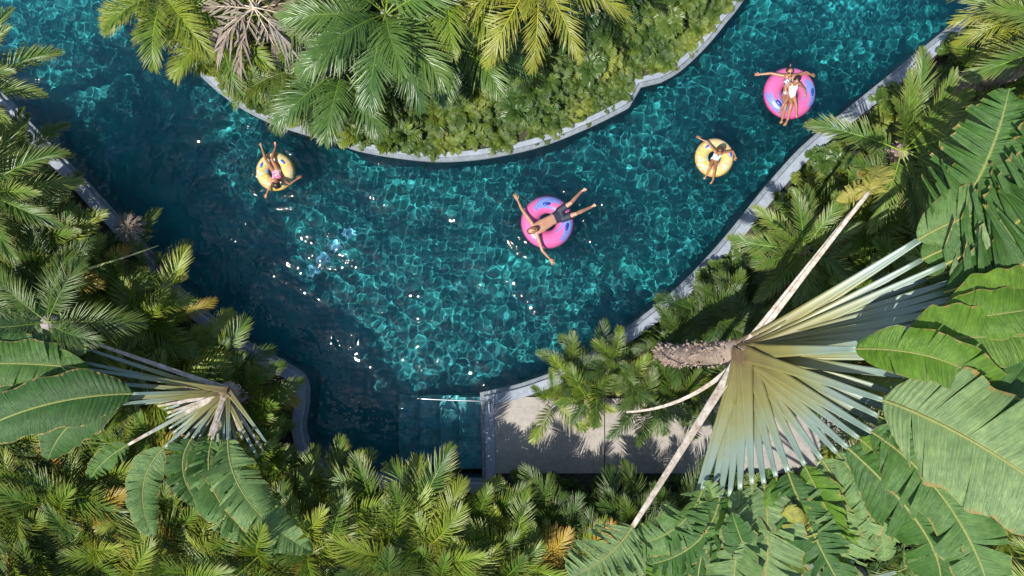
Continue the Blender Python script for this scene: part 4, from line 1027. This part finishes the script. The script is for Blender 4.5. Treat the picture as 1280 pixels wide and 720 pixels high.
def ell(V, F, c, ax, rad, n=18, m_=12):
    """ax: three unit axes, rad: three radii"""
    o = len(V); c = Vector(c)
    for i in range(m_ + 1):
        la = math.pi * (i / m_ - .5) * .9995
        for k in range(n):
            an = 2 * math.pi * k / n; V.append(c + ax[0] * (math.cos(la) * math.cos(an) * rad[0]) + ax[1] * (math.cos(la) * math.sin(an) * rad[1]) + ax[2] * (math.sin(la) * rad[2]))
    for i in range(m_):
        for k in range(n): F.append((o + i * n + k, o + i * n + (k + 1) % n, o + (i + 1) * n + (k + 1) % n, o + (i + 1) * n + k))
def fuse(name, V, F, voxel, smooth=6, noise_amt=0.0):
    me = mesh_np(name + '_raw', np.array([tuple(v) for v in V]), F); ob = bpy.data.objects.new('tmp', me); COL.objects.link(ob)
    md = ob.modifiers.new('r', 'REMESH'); md.mode = 'VOXEL'; md.voxel_size = voxel; md.use_smooth_shade = True
    ms = ob.modifiers.new('s', 'SMOOTH'); ms.factor = .5; ms.iterations = smooth
    dg = bpy.context.evaluated_depsgraph_get(); dg.update()
    out = bpy.data.meshes.new_from_object(ob.evaluated_get(dg)); out.name = name
    bpy.data.objects.remove(ob); bpy.data.meshes.remove(me)
    out.polygons.foreach_set('use_smooth', np.ones(len(out.polygons), bool))
    return out
def skin_mat(name, c0, c1):
    m, nt, p = new_mat(name); v = texco(nt); n1 = noise(nt, 7, 4, .6, v)
    nt.links.new(ramp(nt, n1.outputs[0], [(.3, c0), (.7, c1)]).outputs[0], p.inputs['Base Color']); p.inputs['Roughness'].default_value = .38
    p.inputs['Subsurface Weight'].default_value = .12; p.inputs['Subsurface Radius'].default_value = (.02, .008, .004); p.inputs['Subsurface Scale'].default_value = .5
    return m
M['skin_m'] = skin_mat('fair_wet_skin', (.36, .18, .11), (.44, .235, .155)); M['skin_t'] = skin_mat('tanned_wet_skin', (.25, .115, .06), (.34, .165, .09))
M['hair_d'] = simple('dark_wet_hair', (.022, .013, .009), .4, nscale=60, namt=.5); M['hair_b'] = simple('brown_hair', (.075, .034, .017), .45, nscale=60, namt=.5); M['beard'] = simple('auburn_beard', (.13, .05, .022), .6, nscale=80, namt=.4)
M['navy'] = simple('navy_swim_shorts', (.012, .018, .035), .65, nscale=30, namt=.5); M['white'] = simple('white_swimwear', (.50, .485, .47), .7)
m, nt, p = new_mat('pink_print_swimwear'); v = texco(nt); vo = nt.nodes.new('ShaderNodeTexVoronoi'); vo.inputs['Scale'].default_value = 30; nt.links.new(v, vo.inputs[0])
s_ = nt.nodes.new('ShaderNodeSeparateColor'); nt.links.new(vo.outputs['Color'], s_.inputs[0]); nt.links.new(ramp(nt, s_.outputs[0], [(0, (.72, .10, .28)), (.35, (.78, .38, .50)), (.6, (.62, .06, .20)), (.85, (.85, .70, .70))], 'CONSTANT').outputs[0], p.inputs[0]); M['pinkprint'] = m
m, nt, p = new_mat('grey_print_swimwear'); v = texco(nt); vo = nt.nodes.new('ShaderNodeTexVoronoi'); vo.inputs['Scale'].default_value = 34; nt.links.new(v, vo.inputs[0])
s_ = nt.nodes.new('ShaderNodeSeparateColor'); nt.links.new(vo.outputs['Color'], s_.inputs[0]); nt.links.new(ramp(nt, s_.outputs[0], [(0, (.08, .09, .14)), (.35, (.65, .62, .62)), (.6, (.25, .25, .32)), (.85, (.60, .25, .32))], 'CONSTANT').outputs[0], p.inputs[0]); M['greyprint'] = m
M['eye'] = simple('eye', (.03, .02, .015), .2); M['lips'] = simple('lips', (.42, .12, .10), .4); M['lens'] = simple('dark_lens', (.01, .01, .012), .1)

def person(label, J, k, skin, hair, wear, face=None, up=None, group=None, hair_kind='short', beard=False, glasses=False, palm_up=(1, 1), tw=1.0, hs=1.0):
    """J: joints in world space. k: body scale (1 = adult man). up: towards the crown of the head; face: looking direction"""
    root = empty('person', (J['pelvis'].x, J['pelvis'].y, J['pelvis'].z)); tag(root, label, 'person', group); o0 = root.location.copy()
    J = {a: Vector(b) - o0 for a, b in J.items()}
    V = []; F = []
    sl, sr, hl, hr = J['sl'], J['sr'], J['hl'], J['hr']; nk = J['neck']; pv = (hl + hr) / 2
    sc_ = (sl + sr) / 2; lat = (sr - sl).normalized(); spine = (sc_ - pv).normalized(); fwd = lat.cross(spine).normalized()   # front or back, symmetrical use only
    hlat = (hr - hl).normalized()
    chest = sc_.lerp(pv, .30) + J.get('bow', Vector()) ; waist = sc_.lerp(pv, .66)
    t_ = tw * k
    cap(V, F, sl.lerp(sr, .10), sr.lerp(sl, .10), .056 * k, .056 * k)
    for sgn in (-1, 0, 1):
        cap(V, F, sc_ + lat * (.095 * t_ * sgn) - spine * .04 * k, chest + lat * (.085 * t_ * sgn), .072 * k, .092 * k)
        cap(V, F, chest + lat * (.082 * t_ * sgn), waist + hlat * (.062 * t_ * sgn), .090 * k, .082 * k)
        cap(V, F, waist + hlat * (.062 * t_ * sgn), pv + hlat * (.078 * t_ * sgn), .082 * k, .092 * k)
    cap(V, F, sc_ - spine * .02 * k, nk, .062 * k, .050 * k); hd = J['head']; cap(V, F, nk, hd, .050 * k, .048 * k)
    # trapezius
    for s0 in (sl, sr): cap(V, F, nk.lerp(sc_, .4), s0.lerp(sc_, .25), .045 * k, .045 * k)
    up = Vector(up).normalized(); face = Vector(face); face = (face - up * face.dot(up)).normalized(); ear = up.cross(face).normalized(); hk = k
    hk = k * hs
    ax = [ear, face, up]
    ell(V, F, hd + up * .022 * hk, ax, (.077 * hk, .096 * hk, .098 * hk))
    ell(V, F, hd + face * .028 * hk - up * .055 * hk, ax, (.055 * hk, .062 * hk, .062 * hk))
    cap(V, F, hd + face * .092 * hk + up * .018 * hk, hd + face * .108 * hk - up * .022 * hk, .009 * hk, .015 * hk)
    for s in (-1, 1):
        ell(V, F, hd + ear * (.078 * hk * s) - up * .004 * hk - face * .006 * hk, ax, (.012 * hk, .020 * hk, .032 * hk))
        cap(V, F, hd + face * .080 * hk + ear * (.018 * hk * s) + up * .034 * hk, hd + face * .074 * hk + ear * (.048 * hk * s) + up * .032 * hk, .012 * hk, .010 * hk)
    # legs and feet
    for s, h, kn, an, to in (('l', hl, J['kl'], J['al'], J['tl']), ('r', hr, J['kr'], J['ar'], J['tr'])):
        cap(V, F, h, h.lerp(kn, .45), .090 * k, .080 * k); cap(V, F, h.lerp(kn, .45), kn, .080 * k, .056 * k)
        mid = kn.lerp(an, .30) ; cap(V, F, kn, mid, .054 * k, .058 * k); cap(V, F, mid, an, .058 * k, .036 * k)
        td = (to - an); tl_ = td.normalized(); ba = an + td * .62; heel = an - tl_ * .035 * k + (an - kn).normalized() * .025 * k
        side = tl_.cross((an - kn).normalized());
        side = side.normalized() if side.length > .05 else lat
        cap(V, F, an, heel, .036 * k, .034 * k); cap(V, F, heel, ba, .033 * k, .028 * k); cap(V, F, an, ba, .034 * k, .026 * k)
        for q, ln in zip((-.030, -.012, .004, .018, .030), (1.0, 1.02, .98, .93, .86)):
            cap(V, F, ba + side * (q * k), an + td * ln + side * (q * 1.15 * k), .017 * k, .0105 * k)
    # arms and hands
    for s, sh, el, wr, ti, pu, sg in (('l', sl, J['el'], J['wl'], J['fl'], palm_up[0], 1), ('r', sr, J['er'], J['wr'], J['fr'], palm_up[1], -1)):
        cap(V, F, sh, sh.lerp(el, .4), .055 * k, .048 * k); cap(V, F, sh.lerp(el, .4), el, .048 * k, .038 * k)
        m1 = el.lerp(wr, .3); cap(V, F, el, m1, .039 * k, .041 * k); cap(V, F, m1, wr, .041 * k, .026 * k)
        hdv = ti - wr; L = hdv.length; d = hdv.normalized(); su = d.cross(Vector((0, 0, 1))).normalized() * (pu * sg); nn = su.cross(d).normalized()
        if nn.z < 0: nn = -nn
        kn0 = wr + d * L * .50
        for q in (-.030, -.010, .010, .028): cap(V, F, wr + su * (q * .6 * k) + d * .01 * k, kn0 + su * (q * k), .018 * k, .014 * k)
        for q, ln in zip((.033, .011, -.011, -.031), (.93, 1.0, .95, .78)):
            b0 = kn0 + su * (q * k); fan_ = (d + su * (q * 5.5)).normalized(); m_ = b0 + fan_ * (L * .28 * ln) - nn * .004 * k; e_ = m_ + (fan_ - nn * .35).normalized() * (L * .24 * ln)
            cap(V, F, b0, m_, .0105 * k, .0095 * k, n=10); cap(V, F, m_, e_, .0095 * k, .0075 * k, n=10)
        t0 = wr + d * L * .14 + su * .022 * k; t1 = t0 + (d * .62 + su * .78).normalized() * L * .27; t2 = t1 + (d * .9 + su * .35).normalized() * L * .19
        cap(V, F, t0, t1, .016 * k, .012 * k, n=10); cap(V, F, t1, t2, .012 * k, .009 * k, n=10)
    body = fuse('body', V, F, .0062 * max(k, .75), 3); link('body', body, root, skin)
    # hair
    V = []; F = []; back = -face
    if hair_kind == 'short':
        ell(V, F, hd + up * .034 * hk + back * .020 * hk, ax, (.086 * hk, .092 * hk, .098 * hk))
    else:
        ell(V, F, hd + up * .034 * hk + back * .020 * hk, ax, (.088 * hk, .096 * hk, .100 * hk))
        if hair_kind == 'bun': cap(V, F, hd + up * .12 * hk + back * .06 * hk, hd + up * .165 * hk + back * .075 * hk, .045 * hk, .04 * hk)
        if hair_kind == 'long':
            for q in (-.05, -.02, .02, .05): cap(V, F, hd + back * .07 * hk + ear * (q * hk) + up * .02 * hk, hd + back * .075 * hk + ear * (q * 1.1 * hk) - up * (.12 + .02 * math.sin(q * 99)) * hk, .04 * hk, .022 * hk)
    # locks break the outline
    rr_ = random.Random(len(label))
    for q in range(26):
        a = rr_.uniform(0, 6.28); b_ = rr_.uniform(.1, 1.2); dv = (ear * math.cos(a) * math.sin(b_) + back * abs(math.sin(a)) * math.sin(b_) + up * math.cos(b_)).normalized()
        st_ = hd + up * .034 * hk + back * .02 * hk + dv * .078 * hk; cap(V, F, st_, st_ + (dv * .012 + (back * .6 - up * .5) * .05) * hk, .017 * hk, .007 * hk, n=8)
    link('hair', fuse('hair', V, F, .006 * max(k, .75), 2), root, hair)
    if beard:
        V = []; F = []
        for s in (-1, 1):
            cap(V, F, hd + ear * (.066 * hk * s) + face * .02 * hk - up * .03 * hk, hd + ear * (.040 * hk * s) + face * .070 * hk - up * .085 * hk, .020 * hk, .026 * hk)
            cap(V, F, hd + ear * (.040 * hk * s) + face * .070 * hk - up * .085 * hk, hd + face * .090 * hk - up * .100 * hk, .026 * hk, .028 * hk)
            cap(V, F, hd + ear * (.028 * hk * s) + face * .090 * hk - up * .052 * hk, hd + face * .100 * hk - up * .038 * hk, .010 * hk, .011 * hk)
        link('beard', fuse('beard', V, F, .005, 2), root, M['beard'])
    for s in (-1, 1):
        V = []; F = []; ell(V, F, hd + face * .083 * hk + ear * (.032 * hk * s) + up * .016 * hk, ax, (.014 * hk, .010 * hk, .008 * hk), 10, 6)
        link('eye', mesh_np('eye', np.array([tuple(v) for v in V]), F), root, M['eye'])
    V = []; F = []; ell(V, F, hd + face * .090 * hk - up * .056 * hk, ax, (.024 * hk, .008 * hk, .007 * hk), 12, 6); link('mouth', mesh_np('mouth', np.array([tuple(v) for v in V]), F), root, M['lips'])
    if glasses:
        V = []; F = []
        for s in (-1, 1): ell(V, F, hd + face * .098 * hk + ear * (.034 * hk * s) + up * .018 * hk, ax, (.030 * hk, .008 * hk, .024 * hk), 14, 8); cap(V, F, hd + face * .095 * hk + ear * (.06 * hk * s) + up * .02 * hk, hd + ear * (.088 * hk * s) + up * .02 * hk, .005 * hk, .005 * hk, n=8)
        link('sunglasses', mesh_np('sunglasses', np.array([tuple(v) for v in V]), F), root, M['lens'])
    # clothing follows the same chains, a little fatter
    e = .012 * k
    for nm, kind, mat in wear:
        V = []; F = []
        if kind == 'shorts':
            for sgn in (-1, 0, 1): cap(V, F, waist.lerp(pv, .25) + hlat * (.066 * t_ * sgn), pv + hlat * (.078 * t_ * sgn), .086 * k + e, .094 * k + e, True); cap(V, F, pv + hlat * (.078 * t_ * sgn), pv + hlat * (.07 * t_ * sgn) + ((J['kl'] + J['kr']) / 2 - pv).normalized() * .03, .094 * k + e, .09 * k + e)
            for h, kn in ((hl, J['kl']), (hr, J['kr'])): cap(V, F, h, h.lerp(kn, .30), .094 * k + e, .094 * k + e); cap(V, F, h.lerp(kn, .28), h.lerp(kn, .66), .094 * k + e, .096 * k + e, True)
        if kind in ('onepiece', 'top'):
            z1 = pv if kind == 'onepiece' else chest.lerp(waist, .45)
            for sgn in (-1, 0, 1):
                cap(V, F, sc_.lerp(chest, .55) + lat * (.088 * t_ * sgn), chest + lat * (.085 * t_ * sgn), .080 * k + e, .093 * k + e, True)
                cap(V, F, chest + lat * (.083 * t_ * sgn), (waist if kind == 'onepiece' else z1) + hlat * (.064 * t_ * sgn), .092 * k + e, .084 * k + e, kind == 'top')
                if kind == 'onepiece': cap(V, F, waist + hlat * (.062 * t_ * sgn), pv + hlat * (.074 * t_ * sgn), .084 * k + e, .093 * k + e)
            for s0 in (sl, sr):
                for ff in (-1, 1): cap(V, F, s0.lerp(sc_, .45) + fwd * (.055 * k * ff), sc_.lerp(chest, .7) + (s0 - sc_) * .5 + fwd * (.075 * k * ff), .014 * k, .018 * k)
        if kind == 'bottom':
            for sgn in (-1, 0, 1): cap(V, F, waist.lerp(pv, .55) + hlat * (.070 * t_ * sgn), pv + hlat * (.078 * t_ * sgn), .088 * k + e, .096 * k + e, True); cap(V, F, pv + hlat * (.05 * t_ * sgn), pv + ((J['kl'] + J['kr']) / 2 - pv).normalized() * .05 * k, .096 * k, .085 * k)
        link(nm, fuse(nm, V, F, .0075 * max(k, .75), 2), root, mat)
    return root
def crop(ox, oy, s):
    return lambda x, y, z: P(ox + x / s, oy + y / s, z)
c = crop(630, 220, 6.0)
person('bearded man in dark swim shorts lying back with both arms spread wide', dict(
    pelvis=c(415, 297, .20), hl=c(412, 262, .22), hr=c(436, 322, .22), neck=c(250, 403, .43), sl=c(208, 352, .38), sr=c(252, 455, .38), head=c(213, 408, .48),
    kl=c(502, 202, .40), al=c(580, 116, .14), tl=c(616, 96, .20), kr=c(540, 283, .40), ar=c(655, 232, .14), tr=c(686, 214, .20),
    el=c(133, 248, .30), wl=c(103, 182, .16), fl=c(72, 130, .12), er=c(288, 560, .30), wr=c(345, 622, .16), fr=c(374, 668, .12)),
    .90, M['skin_m'], M['hair_b'], [('swim_shorts', 'shorts', M['navy'])], face=(.22, .05, 1), up=(-.93, -.28, .12), beard=True, hs=1.12)
c = crop(300, 160, 7.2)
person('girl in a pink swimsuit lying head down, legs stretched over the yellow ring', dict(
    pelvis=c(324, 395, .13), hl=c(308, 398, .14), hr=c(346, 388, .14), neck=c(336, 470, .36), sl=c(292, 474, .31), sr=c(384, 466, .31), head=c(333, 502, .43),
    kl=c(236, 292, .32), al=c(196, 178, .14), tl=c(182, 136, .18), kr=c(286, 282, .32), ar=c(322, 166, .14), tr=c(312, 126, .18),
    el=c(256, 552, .24), wl=c(238, 596, .16), fl=c(222, 634, .12), er=c(446, 506, .25), wr=c(510, 462, .20), fr=c(556, 428, .16)),
    .66, M['skin_t'], M['hair_d'], [('swimsuit', 'onepiece', M['pinkprint'])], face=(.1, .95, .1), up=(0, -.25, 1), hair_kind='long', hs=1.5)
c = crop(850, 150, 8.0)
person('child in a white swimsuit sitting alone in a yellow ring, one arm held out', dict(
    pelvis=c(345, 385, .08), hl=c(330, 392, .10), hr=c(364, 398, .10), neck=c(396, 318, .42), sl=c(352, 318, .36), sr=c(438, 326, .36), head=c(395, 314, .52),
    kl=c(302, 474, .30), al=c(262, 556, .16), tl=c(240, 590, .15), kr=c(346, 505, .30), ar=c(330, 600, .15), tr=c(304, 640, .14),
    el=c(278, 222, .30), wl=c(206, 190, .26), fl=c(160, 160, .24), er=c(528, 312, .30), wr=c(556, 368, .22), fr=c(546, 410, .18)),
    .60, M['skin_t'], M['hair_b'], [('swimsuit', 'onepiece', M['white'])], face=(-.15, -.9, -.1), up=(.03, -.05, 1), hair_kind='long', hs=1.62)
c = crop(930, 70, 7.2)
person('woman in sunglasses and patterned bikini reclining behind a child, arms along the ring', dict(
    pelvis=c(388, 345, .16), hl=c(366, 352, .18), hr=c(414, 356, .18), neck=c(414, 178, .40), sl=c(356, 178, .35), sr=c(478, 174, .35), head=c(410, 146, .46),
    kl=c(374, 440, .36), al=c(344, 566, .18), tl=c(332, 606, .22), kr=c(424, 438, .36), ar=c(392, 574, .18), tr=c(364, 626, .22),
    el=c(242, 156, .28), wl=c(142, 166, .20), fl=c(92, 166, .16), er=c(558, 148, .30), wr=c(606, 170, .22), fr=c(644, 182, .18)),
    .84, M['skin_t'], M['hair_d'], [('bikini_top', 'top', M['greyprint']), ('bikini_bottom', 'bottom', M['greyprint'])], face=(-.1, -.45, .9), up=(.0, .75, .62), hair_kind='bun', glasses=True, tw=.9, hs=1.18)
person('small child in a white top sitting on the lap of the woman in sunglasses', dict(
    pelvis=c(425, 352, .34), hl=c(405, 358, .35), hr=c(446, 358, .35), neck=c(458, 240, .56), sl=c(412, 246, .52), sr=c(500, 250, .50), head=c(468, 224, .63),
    kl=c(356, 436, .42), al=c(326, 500, .30), tl=c(312, 528, .30), kr=c(470, 440, .40), ar=c(472, 520, .30), tr=c(478, 552, .30),
    el=c(372, 292, .44), wl=c(398, 342, .42), fl=c(412, 366, .40), er=c(546, 300, .36), wr=c(558, 348, .30), fr=c(552, 376, .28)),
    .60, M['skin_t'], M['hair_d'], [('swim_top', 'onepiece', M['white'])], face=(-.3, -.9, .0), up=(.1, .05, 1), hair_kind='short', hs=1.55)
